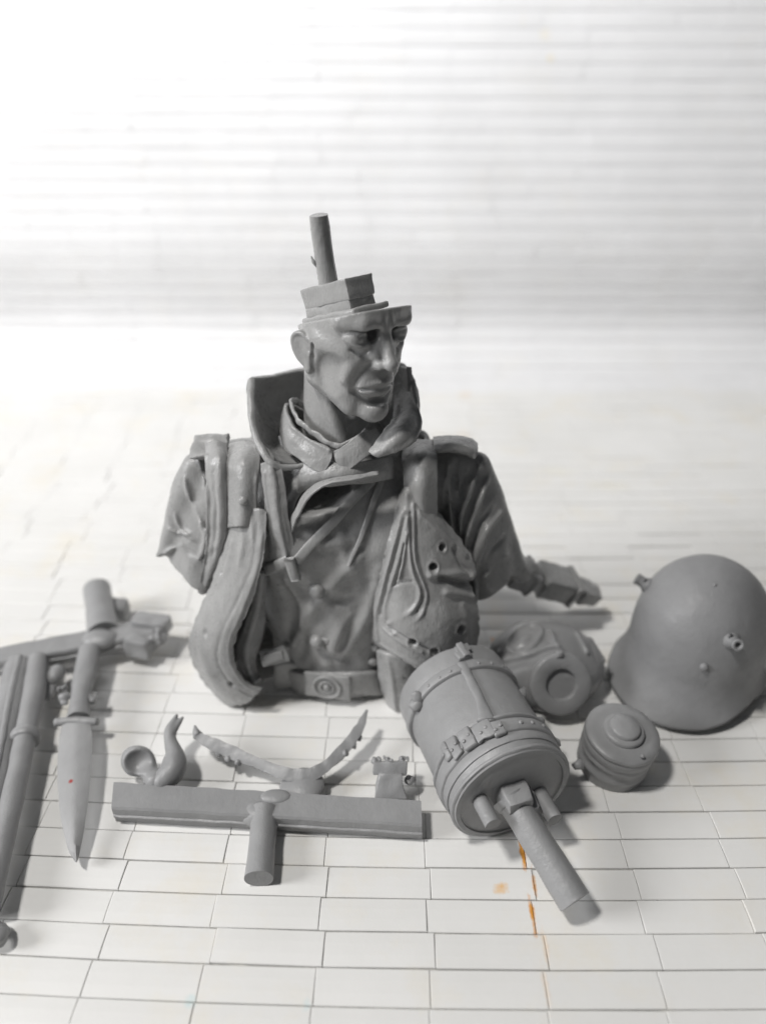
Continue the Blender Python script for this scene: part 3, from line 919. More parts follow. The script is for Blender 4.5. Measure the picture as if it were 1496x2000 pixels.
cr = cloth([
    [(762, 714, 12.40), (780, 708, 12.30), (792, 716, 12.15)],
    [(768, 752, 12.25), (794, 744, 12.05), (809, 748, 11.85)],
    [(772, 790, 11.90), (800, 784, 11.62), (818, 790, 11.45)],
    [(766, 824, 11.15), (797, 826, 10.98), (819, 834, 11.10)],
    [(748, 848, 10.82), (778, 855, 10.66), (806, 864, 10.80)],
    [(733, 868, 10.70), (755, 876, 10.56), (776, 879, 10.62)],
    [(721, 884, 10.60), (730, 889, 10.54), (740, 892, 10.54)]], 40, 60, .085, amp=.02,
    lines=[([(806, 750), (814, 790), (814, 835), (798, 862), (768, 877)], .04, .03), ([(785, 790), (775, 825), (750, 855)], .05, -.03)], edge=.015)
build('coat_collar', *cr, RESIN, bust)

# shirt collar round the neck, two turned-down points
sc1 = cloth([
    [(640, 835, 11.95), (590, 800, 12.0), (560, 790, 11.55), (572, 828, 11.05), (605, 856, 10.82), (640, 872, 10.68), (650, 882, 10.62)],
    [(635, 850, 11.98), (582, 815, 12.05), (554, 810, 11.60), (562, 850, 11.02), (596, 880, 10.74), (630, 898, 10.58), (647, 900, 10.55)],
    [(632, 870, 12.00), (576, 840, 12.05), (552, 836, 11.62), (557, 872, 11.02), (588, 898, 10.72), (616, 918, 10.55), (634, 924, 10.50)]], 60, 22, .06, amp=.02, edge=.012,
    lines=[([(565, 800), (575, 835), (610, 862), (645, 880)], .03, .03)])
shirt = build('shirt_collar', *sc1, RESIN, bust)
sc2 = cloth([
    [(651, 882, 10.64), (675, 868, 10.66), (704, 846, 10.80), (735, 838, 11.2)],
    [(654, 898, 10.58), (676, 890, 10.58), (714, 866, 10.70), (742, 855, 11.1)],
    [(659, 906, 10.55), (672, 922, 10.52), (722, 888, 10.62), (748, 872, 11.0)]], 36, 20, .06, amp=.02, edge=.012)
build('shirt_collar', *sc2, RESIN, bust)
st_ = tube([W(650, 830, 12.0), W(590, 790, 11.9), W(568, 785, 11.5), W(582, 820, 11.1), W(615, 848, 10.9), W(655, 872, 10.72), W(690, 862, 10.8), W(715, 842, 11.0)], .028, 10, 60, (1, 2.2))
build('neckband', *jitter(st_, .03, 8), RESIN, shirt)
tv1 = cloth([[(590, 905, 10.72), (630, 900, 10.62), (680, 905, 10.58), (765, 890, 10.95)],
             [(585, 935, 10.62), (630, 930, 10.48), (680, 930, 10.46), (768, 920, 10.85)],
             [(580, 962, 10.66), (620, 950, 10.62), (680, 944, 10.62), (768, 935, 10.85)]], 40, 24, .05, amp=.03)
build('tunic_throat', *tv1, RESIN, tunic)

# lapels and the straps across the chest
lapel = cloth([
    [(566, 1036, 10.40), (571, 1040, 10.34)], [(576, 1000, 10.38), (582, 1008, 10.22)], [(598, 962, 10.40), (603, 972, 10.14)],
    [(632, 940, 10.40), (636, 949, 10.12)], [(684, 930, 10.42), (688, 938, 10.18)], [(738, 922, 10.46), (740, 928, 10.34)]], 14, 60, .035, amp=.02, edge=.01)
build('lapel', *lapel, RESIN, tunic)
fe = cloth([
    [(512, 905, 10.70), (528, 900, 10.60), (546, 902, 10.66)],
    [(518, 960, 10.52), (538, 958, 10.38), (556, 962, 10.48)],
    [(522, 1020, 10.48), (546, 1018, 10.30), (564, 1022, 10.40)],
    [(530, 1070, 10.46), (556, 1070, 10.26), (574, 1074, 10.36)],
    [(560, 1112, 10.36), (572, 1120, 10.24), (585, 1118, 10.32)]], 30, 60, .06, amp=.03,
    lines=[([(545, 915), (553, 975), (562, 1030), (575, 1090)], .03, .045), ([(538, 915), (546, 975), (553, 1030), (566, 1090)], .025, -.03),
           ([(520, 920), (528, 1000), (538, 1070)], .03, .03)], edge=.01)
build('coat_front_edge', *fe, RESIN, bust)
build('chest_strap', *band([(578, 1095), (612, 1058), (650, 1018), (690, 975), (724, 938)], .16, .03, .03), RESIN, bust)
build('chest_strap', *band([(752, 912), (735, 960), (712, 1030), (683, 1104)], .13, .03, .03, taper=.45), RESIN, bust)
build('chest_strap', *band([(524, 1112), (548, 1100), (566, 1092)], .20, .05, .02), RESIN, bust)
build('strap_end', *band([(566, 1085), (572, 1102), (579, 1122)], .17, .06, .10, 10), RESIN, bust)
# shoulder straps
sl_ = cloth([
    [(450, 866, 11.55), (478, 862, 11.50), (506, 866, 11.50)],
    [(444, 900, 10.98), (475, 895, 10.82), (508, 900, 10.85)],
    [(444, 940, 10.78), (474, 938, 10.55), (504, 940, 10.62)],
    [(445, 985, 10.68), (474, 985, 10.42), (502, 985, 10.50)],
    [(446, 1030, 10.62), (472, 1028, 10.36), (498, 1030, 10.44)]], 30, 50, .07, amp=.02,
    lines=[([(498, 875), (500, 930), (497, 1000)], .03, .03)], edge=.01)
pack = build('pack_strap', *sl_, RESIN, bust)
_p = W(475, 978, 10.40)
build('strap_button', *stud(_p, (0, -.8, .5), .075, .06), RESIN, pack)
fl_ = cloth([
    [(402, 866, 11.35), (424, 862, 11.30), (443, 868, 11.35)],
    [(405, 910, 10.95), (428, 905, 10.82), (444, 910, 10.92)],
    [(408, 970, 10.75), (430, 968, 10.62), (446, 970, 10.75)],
    [(408, 1040, 10.70), (430, 1040, 10.58), (446, 1040, 10.72)],
    [(402, 1100, 10.72), (420, 1098, 10.62), (438, 1095, 10.75)],
    [(390, 1155, 10.80), (398, 1158, 10.75), (408, 1150, 10.80)]], 26, 60, .06, amp=.03,
    lines=[([(407, 890), (410, 970), (409, 1050), (396, 1140)], .03, .05), ([(436, 890), (438, 970), (436, 1050)], .04, .03), ([(422, 900), (424, 1000), (418, 1080)], .04, -.03)], edge=.012)
build('shoulder_flap', *fl_, RESIN, bust)
build('shoulder_tab', *jitter(rbox((.62, .55, .12), .03, 2, frame(W(410, 872, 11.5), (0, -.35, 1), (0, 1, 0)), None, 5), .06, 7), RESIN, bust)
sr_ = cloth([
    [(785, 880, 11.55), (820, 862, 11.60), (852, 866, 11.60)],
    [(788, 900, 11.05), (820, 890, 10.92), (852, 893, 10.98)],
    [(790, 940, 10.78), (822, 935, 10.62), (852, 938, 10.75)],
    [(795, 985, 10.66), (822, 985, 10.48), (851, 988, 10.66)],
    [(810, 1030, 10.56), (830, 1030, 10.40), (850, 1032, 10.60)]], 30, 50, .07, amp=.02, edge=.01)
build('pack_strap', *sr_, RESIN, bust)
ep = cloth([[(846, 858, 11.75), (880, 856, 11.75), (915, 860, 11.75), (930, 868, 11.75)],
            [(848, 872, 11.28), (880, 870, 11.22), (915, 876, 11.22), (928, 882, 11.30)],
            [(850, 882, 11.16), (880, 880, 11.10), (912, 888, 11.10), (922, 896, 11.2)]], 40, 20, .11, amp=.02, edge=.01)
build('epaulette', *ep, RESIN, bust)

# buttons, belt, buckle, pouches
for q in ((620, 1152), (621, 1251)):
    p = TV.on(*q)
    build('coat_button', *stud(p, TV.normal(p), .135, .13), RESIN, bust)
p = TV.on(632, 1250)
build('button_tab', *jitter(rbox((.22, .12, .06), .02, 2, frame(p, TV.normal(p))), .02, 8), RESIN, bust)
belt_pts = [(x, 1334 - .0006 * (x - 650) ** 2) for x in range(540, 790, 22)]
belt = build('belt', *jitter(band(belt_pts, .60, .06, .02, 60, .02), .012, 9), RESIN, bust)
p = TV.on(642, 1333); nb = TV.normal(p)
bk = build('belt_buckle', *jitter(rbox((.88, .60, .07), .03, 2, frame(p + nb * .09, nb), None, 4), .012, 8), RESIN, bust)
ring = [p + nb * .13 + .25 * (math.cos(a) * basis(nb)[0] + math.sin(a) * basis(nb)[1]) for a in np.linspace(0, 2 * math.pi, 33)]
build('buckle_ring', *tube(ring, .03, 8), RESIN, bk)
ring = [p + nb * .13 + .13 * (math.cos(a) * basis(nb)[0] + math.sin(a) * basis(nb)[1]) for a in np.linspace(0, 2 * math.pi, 25)]
build('buckle_ring', *tube(ring, .022, 8), RESIN, bk)
build('buckle_crown', *jitter(stud(p + nb * .12, nb, .07, .05, 10), .02, 14), RESIN, bk)
lo_ = frame(W(536, 1281, 10.20), (0, -1, .35), (-.25, .1, 1))
lp_ = build('strap_loop', *jitter(rbox((.50, .32, .10), .03, 2, lo_, None, 3), .03, 6), RESIN, bust)
build('loop_plate', *jitter(rbox((.34, .18, .06), .02, 2, lo_ @ np.array([[1, 0, 0, 0], [0, 1, 0, 0], [0, 0, 1, .05], [0, 0, 0, 1.]])), .01, 9), RESIN, lp_)
build('belt_pouch', *jitter(rbox((.62, .55, .72), .06, 3, frame((-1.78, 10.85, .38), (0, 0, 1), (0, 1, 0)), None, 3), .05, 4), RESIN, bust)
pc = cloth([[(738, 1268, 10.25), (760, 1275, 10.00), (800, 1290, 9.95), (835, 1300, 10.2)],
            [(742, 1310, 10.30), (764, 1318, 10.02), (800, 1325, 9.98), (835, 1330, 10.2)],
            [(750, 1352, 10.35), (770, 1358, 10.05), (800, 1362, 10.02), (835, 1360, 10.2)],
            [(762, 1380, 10.2), (776, 1388, 10.08), (800, 1390, 10.06), (835, 1385, 10.1)]], 30, 40, .10, amp=.03, edge=.015,
           lines=[([(762, 1285), (768, 1330), (776, 1380)], .03, .04), ([(745, 1310), (790, 1322)], .02, -.04)])
build('cartridge_pouch', *pc, RESIN, bust)
for q in ((732, 1262), (562, 1262), (728, 1290)):
    p = TV.on(*q)
    if p is not None:
        build('resin_burr', *jitter(stud(p, TV.normal(p), .09, .10, 9), .04, 9), RESIN, tunic)

# the cast stub of his left arm, held out behind the sleeve
sp = [W(998, 1112, 11.75), W(1030, 1125, 12.05), W(1070, 1134, 12.25), W(1115, 1146, 12.45), W(1150, 1158, 12.62)]
sd_ = sp[3] - sp[1]; sd_ /= np.linalg.norm(sd_)
def stub_box(name, c, size, parent, amp=.03, taper=None):
    return build(name, *jitter(rbox((size[1], size[2], size[0]), .035, 2, frame(c, sd_, (0, -.25, 1)), taper, 6), amp, 5), RESIN, parent, sharp=40)
stub = stub_box('arm_stub', sp[0] * .4 + sp[1] * .6, (.60, .54, .46), bust, .03)
stub_box('cuff_band', sp[2] * .62 + sp[3] * .38 - sd_ * .12, (.86, .62, .50), stub, .02)
stub_box('cuff_ridge', sp[3] - sd_ * .06, (.16, .68, .56), stub, .03)
stub_box('cuff_ridge', sp[1] - sd_ * .02, (.10, .66, .54), stub, .03)
stub_box('stub_end', sp[4] - sd_ * .08, (.56, .50, .40), stub, .04, (.85, .8))

# ------------------------------------------------------------------ loose castings round the bust
# helmet: dome, flared visor and neck guard, step at the ear
HC = np.array([6.04, 11.08]); HF = math.radians(222)          # centre on the ground, way the visor looks
def helmet_geo():
    nphi, nt_ = 120, 46
    V = []
    for layer in (0, 1):
        for j in range(nt_):
            for i in range(nphi):
                phi = 2 * math.pi * i / nphi                  # 0 = front
                c, s_ = math.cos(phi), math.sin(phi)
                fr = max(0, c) ** 1.5; re = max(0, -c) ** 1.2; sd = abs(s_) ** 2
                edge_z = .05 + .17 * sd + .05 * fr - .03 * re + .11 * math.exp(-((abs(math.atan2(s_, c)) - 1.25) / .30) ** 2)
                brim_z = .86 + .10 * fr - .16 * re
                a, b = 1.33, 1.23                              # half length, half width of the dome
                R0 = 1 / math.sqrt((c / a) ** 2 + (s_ / b) ** 2)
                flare = .05 + .42 * fr + .26 * re + .02 * sd
                t = j / (nt_ - 1)
                if t < .62:
                    u = t / .62 * math.pi / 2
                    r = R0 * math.sin(u) ** .92; z = brim_z + (2.62 - brim_z) * math.cos(u) ** .80
                else:
                    u = (t - .62) / .38
                    r = R0 + flare * (u ** 1.9)
                    z = brim_z + (edge_z - brim_z) * (u ** .92)
                if layer:
                    r = max(0, r - .07); z -= .05 * (1 - t)
                V.append((r * c, r * s_, z))
    n = nphi * nt_
    F = []
    for j in range(nt_ - 1):
        for i in range(nphi):
            k = (i + 1) % nphi
            q = [j * nphi + i, (j + 1) * nphi + i, (j + 1) * nphi + k, j * nphi + k]
            F.append(q); F.append([n + x for x in q[::-1]])
    for i in range(nphi):
        k = (i + 1) % nphi; a = (nt_ - 1) * nphi
        F.append([a + i, n + a + i, n + a + k, a + k])
    V = np.array(V)
    cz, sz = math.cos(HF), math.sin(HF)
    R = np.array([[cz, -sz, 0], [sz, cz, 0], [0, 0, 1]])
    return V @ R.T + np.array([HC[0], HC[1], .0]), F
helmet = thing('steel_helmet', 'grey resin steel helmet with side lugs standing on the tiles at the right edge', 'helmet', (float(HC[0]), float(HC[1]), 0))
hgv, hgf = helmet_geo()
shell = build('shell', *jitter((hgv, hgf), .008, 3), RESIN_HELMET, helmet)
from mathutils.bvhtree import BVHTree
HB = BVHTree.FromPolygons([tuple(v) for v in hgv], hgf)
def on_helmet(px, py):
    d = Vector(ray(px, py)).normalized()
    loc, nrm, _, _ = HB.ray_cast(Vector((0, 0, CAM_H)), d)
    return (np.array(loc), np.array(nrm)) if loc is not None else (None, None)
def lug(p, nrm):
    g = build('side_lug', *jitter(lathe([(.15, -.05), (.15, .02), (.11, .06), (.10, .20), (.115, .22), (.10, .24), (.055, .24), (.05, .16), (.01, .16)], 20, frame(p, nrm)), .012, 9), RESIN_HELMET, helmet)
    build('resin_burr', *jitter(tube([p + np.array([-.05, 0, .12]), p + np.array([-.12, -.05, .17])], [.04, .015], 7), .015, 12), RESIN_HELMET, g)
p, nrm = on_helmet(1428, 1252)
if p is not None: lug(p, nrm)
_bp = np.array([HC[0] + 1.36 * .45 * math.cos(HF) + 1.15 * math.sin(HF), 0, 0])
dl = np.array([math.cos(HF) * .42 + math.cos(HF - math.pi / 2) * .95, math.sin(HF) * .42 + math.sin(HF - math.pi / 2) * .95, 0])
loc, nr, _, _ = HB.ray_cast(Vector((HC[0], HC[1], 1.85)) + Vector(dl) * 4, -Vector(dl))
if loc is not None: lug(np.array(loc), np.array(nr))
for q, r in (((1374, 1302), .075), ((1476, 1378), .075), ((1395, 1143), .03), ((1232, 1205), .06)):
    p, nrm = on_helmet(*q)
    if p is not None:
        build('rivet', *stud(p, nrm, r, r * .9, 16), RESIN_HELMET, helmet)

# filter canister, upright
cc = atz(1190, 1492, .0)
can = thing('filter_canister', 'small round grey resin filter canister with stepped lid, in front of the helmet', 'canister', tuple(float(x) for x in cc))
tilt = frame(cc + np.array([0, 0, .0]), (.06, -.10, 1), (0, 1, 0))
tilt_s = tilt.copy(); tilt_s[:3, :3] *= .94
body = build('body', *jitter(lathe([(.50, .0), (.60, .03), (.63, .10), (.62, .24), (.645, .28), (.645, .34), (.62, .38), (.62, .52), (.65, .56), (.65, .62), (.63, .66), (.655, .72), (.665, .84), (.64, .88), (.655, .90), (.655, .955), (.63, .985), (.50, 1.0)], 64, tilt_s), .008, 5), RESIN_DULL, can, sharp=50)
lid = build('lid_step', *lathe([(.36, .98), (.36, 1.06), (.335, 1.085), (.28, 1.09)], 48, tilt_s), RESIN_DULL, can, sharp=50)
build('lid_boss', *lathe([(.265, 1.06), (.265, 1.15), (.24, 1.175), (.05, 1.18)], 40, tilt_s), RESIN_DULL, lid, sharp=50)
build('resin_burr', *jitter(tube([atz(1134, 1492, .42), atz(1120, 1498, .40)], [.10, .05], 9), .03, 8), RESIN_DULL, can)
build('resin_burr', *jitter(stud(xf(np.array([(-.18, -.5, 1.0)]), tilt)[0], (0, 0, 1), .035, .03, 8), .01, 8), RESIN_DULL, can)

# gas mask: a creased face piece with a round filter socket looking at the viewer
mc = atz(1082, 1372, 0.0)
mask = thing('gas_mask', 'crumpled grey resin gas mask with a round filter socket, between tin and helmet', 'gas mask', (float(mc[0]), float(mc[1]) + .4, 0))
MV = Vol((1.9, 9.4, 0), (4.9, 12.4, 2.2), .03)
fc = atz(1097, 1338, .84)                                   # centre of the filter face
fd = np.array([.10, -.86, .50]); fd /= np.linalg.norm(fd)
fcb = fc - fd * .32
MV.ell(fc - fd * 1.05 + np.array([-.05, .05, .10]), (1.05, .95, .86), k=.1)
MV.ell(fc - fd * .75 + np.array([-.45, .15, .18]), (.62, .6, .55), k=.2)
MV.ell(fc - fd * .85 + np.array([.55, .2, -.05]), (.55, .6, .60), k=.2)
MV.cap(fc - fd * 1.0, fc - fd * .55, .66, .58, k=.15)
def mfold(pts, r, d, op='add', k=.05):
    P = [MV.on(*q) for q in pts]
    P = [p + MV.normal(p) * (d + .015) for p in P if p is not None]
    if len(P) > 1:
        MV.poly(P, r, k=.03, op=op, seg=4 * len(P))
# eye glass, straps and creases
for pts, r, d, op in [([(990, 1262), (1005, 1235), (1035, 1222), (1058, 1232), (1045, 1258), (1015, 1275), (990, 1270)], .04, .02, 'add'),
                      ([(1005, 1258), (1022, 1240), (1042, 1238), (1030, 1258), (1008, 1268)], .07, .02, 'sub'),
                      ([(1070, 1205), (1075, 1235), (1085, 1262), (1098, 1275)], .05, .02, 'add'), ([(1085, 1210), (1092, 1240), (1098, 1268)], .03, .02, 'sub'),
                      ([(1100, 1215), (1125, 1240), (1145, 1275)], .05, .02, 'add'), ([(985, 1290), (1030, 1280), (1070, 1265), (1092, 1262)], .04, .015, 'add'),
                      ([(1000, 1308), (1035, 1300), (1060, 1290)], .03, .01, 'sub'), ([(1120, 1222), (1150, 1255), (1165, 1290)], .05, .02, 'sub'),
                      ([(1150, 1250), (1175, 1290), (1182, 1320)], .06, .0, 'add'), ([(975, 1275), (972, 1300)], .05, .0, 'add'), ([(1060, 1215), (1066, 1240), (1060, 1256)], .03, .02, 'sub')]:
    mfold(pts, r, d, op)
MV.wrinkle(.012, 7, 21)
MV.cut(fc - fd * .20, fd, .03)
MV.cut((0, 0, .03), (0, 0, -1), .01)
MV.blur(1)
face = build('face_piece', *MV.mesh(), RESIN_DULL, mask)
FM = frame(fc - fd * .22, fd)
build('filter_socket', *jitter(lathe([(.60, -.55), (.58, -.20), (.585, -.10), (.56, -.06), (.555, .02), (.575, .06), (.575, .17), (.555, .20), (.52, .215), (.305, .215), (.285, .20), (.275, .13), (.10, .135), (.01, .135)], 64, FM), .007, 6), RESIN_DULL, mask, sharp=50)
build('strap_lug', *jitter(rbox((.14, .12, .10), .02, 2, frame(fc - fd * .25 + np.array([-.02, .08, .60]), fd)), .03, 9), RESIN_DULL, mask)

# carrying tin with straps, lying on its side, and its casting pegs
ta, tb = np.array([1.22, 9.72, .98]), np.array([1.98, 7.50, .97])
td = tb - ta; tl = float(np.linalg.norm(td)); td /= tl
tin = thing('mask_tin', 'grey resin carrying tin with buckled straps and a thick pour stem, lying on its side', 'tin', (float((ta + tb)[0] / 2), float((ta + tb)[1] / 2), 0))
TM = frame(ta, td)
def tube_ring(r0, z0, z1, th, nm, mat=RESIN_DULL, parent=None, n=72, amp=.01):
    return build(nm, *jitter(lathe([(r0 - .02, z0), (r0 + th * .8, z0 + .012), (r0 + th, z0 + .03), (r0 + th, z1 - .03), (r0 + th * .8, z1 - .012), (r0 - .02, z1)], n, TM), amp, 5), mat, parent or tin, sharp=55)
TR = .97
build('tin_body', *lathe([(.70, -.06), (.80, -.03), (TR, .03), (TR, tl * .5), (TR, tl - .04), (TR - .03, tl), (TR - .10, tl + .005), (TR - .115, tl - .035), (TR - .16, tl - .035), (TR - .18, tl - .26), (.05, tl - .26)], 80, TM), RESIN_DULL, tin, sharp=45)
tube_ring(TR, .02, .46, .035, 'lid')
s1 = tube_ring(TR + .01, .40, .60, .055, 'strap')
s2 = tube_ring(TR, 1.62, 1.70, .05, 'strap')
s3 = tube_ring(TR + .005, 1.74, 1.98, .055, 'strap')
tube_ring(TR, tl - .38, tl - .20, .03, 'body_bead', amp=.006)
tube_ring(TR, tl - .10, tl - .02, .035, 'body_bead', amp=.006)
def on_tin(ang, z, r=TR):
    """angle measured round the tin from straight up towards the viewer's right"""
    loc = np.array([math.sin(ang) * r, math.cos(ang) * r, z])
    s_, u_, a_ = basis(td)
    n = s_ * math.sin(ang) + u_ * math.cos(ang)
    return ta + td * z + n * r, n
# the lengthwise strap with its buckles
P = []
for z, a in ((.42, .05), (.7, .07), (1.1, .10), (1.4, .14), (1.66, .20)):
    P.append(on_tin(a, z, TR + .03)[0])
ls = build('long_strap', *jitter(tube(P, [.10, .085, .08, .10, .15], 12, 40, (1, .45)), .015, 6), RESIN_DULL, tin)
for z, a, w in ((.30, -.02, .22), (.16, -.06, .26)):
    p, n = on_tin(a, z, TR + .07)
    build('buckle', *jitter(rbox((.24, .16, .09), .02, 2, frame(p, n, td)), .025, 9), RESIN_DULL, tin)
p, n = on_tin(-.04, .22, TR + .12)
build('buckle_tongue', *jitter(rbox((.10, .34, .05), .015, 2, frame(p, n, td)), .02, 9), RESIN_DULL, tin)
for a in (-.95, -.7, -.45, -.2, .3, .5, .72):
    p, n = on_tin(a, .52, TR + .06)
    build('rivet', *stud(p, n, .028, .02, 10), RESIN_DULL, s1)
for a in (-.75, -.5, -.28, .12, .34, .52, .72):
    p, n = on_tin(a, 1.86, TR + .055)
    build('rivet', *stud(p, n, .035, .03, 10), RESIN_DULL, s3)
for a, z, w, h in ((.32, 1.84, .5, .30), (.58, 1.80, .36, .34), (.12, 1.90, .30, .26), (.80, 1.78, .30, .36), (.96, 1.72, .24, .30)):
    p, n = on_tin(a, z, TR + .075)
    g = jitter(rbox((w * .62, h, .08), .025, 2, frame(p, n, td), None, 2), .035, 8)
    build('strap_buckle', *g, RESIN_DULL, tin)
    for dz in (-.06, .06):
        q, n2 = on_tin(a + dz * .8, z + dz * .4, TR + .115)
        build('eyelet', *stud(q, n2, .03, .02, 9), RESIN_DULL, tin)
for a, z in ((-1.45, .62), (-1.5, 1.25), (-1.45, 1.75), (1.0, .50), (1.1, .56)):
    p, n = on_tin(a, z, TR + .04)
    build('resin_burr', *jitter(stud(p, n, .10, .12, 10), .05, 9), RESIN_DULL, tin)
# casting pegs and pour stem on the open end
e0 = tb + td * -.27
s_, u_, _a = basis(td)
def peg(dx, dz, l, r, name, taper=.92):
    p = e0 + s_ * dx + u_ * dz
    q = p + td * l
    return build(name, *jitter(tube([p, p * .5 + q * .5, q], [r, r * .96, r * taper], 12, 6), .012, 6), RESIN_DULL, tin, sharp=40)
peg(-.48, -.18, .76, .135, 'casting_peg'); peg(.55, .10, .70, .13, 'casting_peg')
build('pour_block', *jitter(rbox((.46, .46, .56), .03, 2, frame(e0 + td * .32 + s_ * .03 + u_ * .06, td), (.9, .85), 2), .04, 6), RESIN_DULL, tin, sharp=40)
build('pour_block', *jitter(rbox((.24, .26, .5), .03, 2, frame(e0 + td * .40 + s_ * -.2 + u_ * -.10, td), (.9, .85), 2), .05, 6), RESIN_DULL, tin, sharp=40)
q0, q1 = e0 + td * .30 + s_ * .06, atz(1122, 1762, .45)
build('pour_stem', *jitter(tube([q0, q0 + (q1 - q0) * .06, q0 + (q1 - q0) * .12, q0 * .5 + q1 * .5, q1], [.30, .27, .235, .235, .245], 22, 24), .012, 4), RESIN_DULL, tin, sharp=40)

# ------------------------------------------------------------------ casting runner with small fittings, lying in front
Z = lambda px, py, z: atz(px, py, z)
fl, fr, bl, br = Z(218, 1576, .40), Z(825, 1611, .40), Z(222, 1528, .40), Z(822, 1564, .40)
spr = thing('casting_runner', 'straight grey resin runner with strap and hook fittings, lying in front of the bust', 'runner',
            tuple(float(x) for x in ((fl + fr + bl + br) / 4 * np.array([1, 1, 0]))))
def runner_bar(fl, fr, bl, br, z0, name, parent, amp=.012):
    """a bar of rounded trapezoid section between four top corners"""
    n = 40
    V, F = [], []
    for i in range(n):
        t = i / (n - 1)
        f, b = fl * (1 - t) + fr * t, bl * (1 - t) + br * t
        d = (f - b)
        H = f[2] - z0
        dn = lambda h: np.array([0, 0, h])
        pts = [b - d * .06 - dn(H), b - d * .06 - dn(.035), b - d * .01, f - d * .03, f + d * .03 - dn(.035), f + d * .05 - dn(H * .42), f + d * .11 - dn(H * .46), f + d * .11 - dn(H * .54), f + d * .02 - dn(H * .60), f - d * .02 - dn(H)]
        V += pts
    m = 10
    for i in range(n - 1):
        for j in range(m):
            k = (j + 1) % m
            F.append([i * m + j, i * m + k, (i + 1) * m + k, (i + 1) * m + j])
    F.append(list(range(m))[::-1]); F.append([(n - 1) * m + j for j in range(m)])
    return build(name, *jitter((np.array(V), F), amp, 4), RESIN_DULL, parent, sharp=24)
runner_bar(fl, fr, bl, br, .02, 'runner_bar', spr)
q0, q1 = Z(518, 1585, .24), Z(506, 1716, .215)
build('pour_stem', *jitter(tube([q0, q0 * .8 + q1 * .2, q0 * .5 + q1 * .5, q1], [.25, .215, .205, .215], 24, 20), .01, 4), RESIN_DULL, spr, sharp=40)
def lump(name, c, r, parent, amp=.06, seed=1, mat=None, flat=1.0):
    """an irregular gob of flashed resin"""
    g = np.random.default_rng(int(seed) + 100)
    v = Vol(np.array(c) - r * 1.9, np.array(c) + r * 1.9, r / 10)
    for i in range(9):
        o = g.normal(size=3) * r * np.array([.38, .34, .26 * flat])
        v.ell(np.array(c) + o, r * g.uniform(.3, .68, 3) * np.array([1, 1, flat]), k=r * .22)
    v.wrinkle(amp * .25, 6 / r * .6, seed)
    V, F = v.mesh()
    return build(name, V, F, mat or RESIN_DULL, parent)
def mound(name, c, r, parent, seed=1, amp=.02):
    """a smooth swelling of resin where two castings meet"""
    r = np.array(r, float)
    v = Vol(np.array(c) - r.max() * 1.5, np.array(c) + r.max() * 1.5, r.max() / 16)
    v.ell(c, r, k=.05)
    v.wrinkle(amp, 7, seed)
    return build(name, *v.mesh(), RESIN_DULL, parent)
mound('joint_mound', Z(512, 1590, .25), (.34, .24, .20), spr, 3)
mound('joint_mound', Z(540, 1556, .38), (.22, .12, .05), spr, 4)
mound('joint_mound', Z(588, 1534, .24), (.38, .36, .13), spr, 5)
def strip(P, w, th, name, parent, n=50, amp=.02, up=(0, -.55, .83)):
    P = crom(P, n)
    w = crom(np.stack([w] * 3, 1), n)[:, 0]
    T = np.gradient(P, axis=0)
    V, F = [], []
    for i in range(n):
        t = T[i] / np.linalg.norm(T[i]); u = np.array(up, float); u -= t * (u @ t); u /= np.linalg.norm(u); s_ = np.cross(t, u)
        for a, b in ((-.5, -.5), (.5, -.5), (.5, .5), (0, .62), (-.5, .5)):
            V.append(P[i] + s_ * a * th * 2 + u * b * w[i] if False else P[i] + s_ * a * w[i] + u * b * th)
    m = 5
    for i in range(n - 1):
        for j in range(m):
            k = (j + 1) % m
            F.append([i * m + j, i * m + k, (i + 1) * m + k, (i + 1) * m + j])
    F.append(list(range(m))[::-1]); F.append([(n - 1) * m + j for j in range(m)])
    return build(name, *jitter((np.array(V), F), amp, 8), RESIN_DULL, parent, sharp=50)
ls_ = strip([Z(384, 1434, .54), Z(405, 1448, .50), Z(450, 1468, .44), Z(505, 1491, .39), Z(560, 1512, .36), Z(604, 1514, .36), Z(640, 1494, .40), Z(672, 1462, .46), Z(700, 1426, .54), Z(716, 1390, .60)],
            [.10, .19, .21, .17, .20, .22, .17, .19, .17, .05], .12, 'cast_strap', spr, 90, .02)
rs_ = ls_
build('strap_hook', *jitter(tube([Z(388, 1438, .54), Z(383, 1428, .56), Z(381, 1418, .58)], [.09, .06, .02], 8), .01, 9), RESIN_DULL, ls_)
for i, (x, y) in enumerate(((430, 1470), (448, 1482), (465, 1488))):
    build('resin_burr', *jitter(stud(Z(x, y, .38), (0, -.8, .5), .06, .08, 8), .04, 9, i), RESIN_DULL, ls_)
for i, (x, y) in enumerate(((672, 1470), (688, 1455), (700, 1440))):
    build('resin_burr', *jitter(stud(Z(x, y, .46), (.6, -.6, .4), .06, .09, 8), .04, 9, i + 5), RESIN_DULL, rs_)
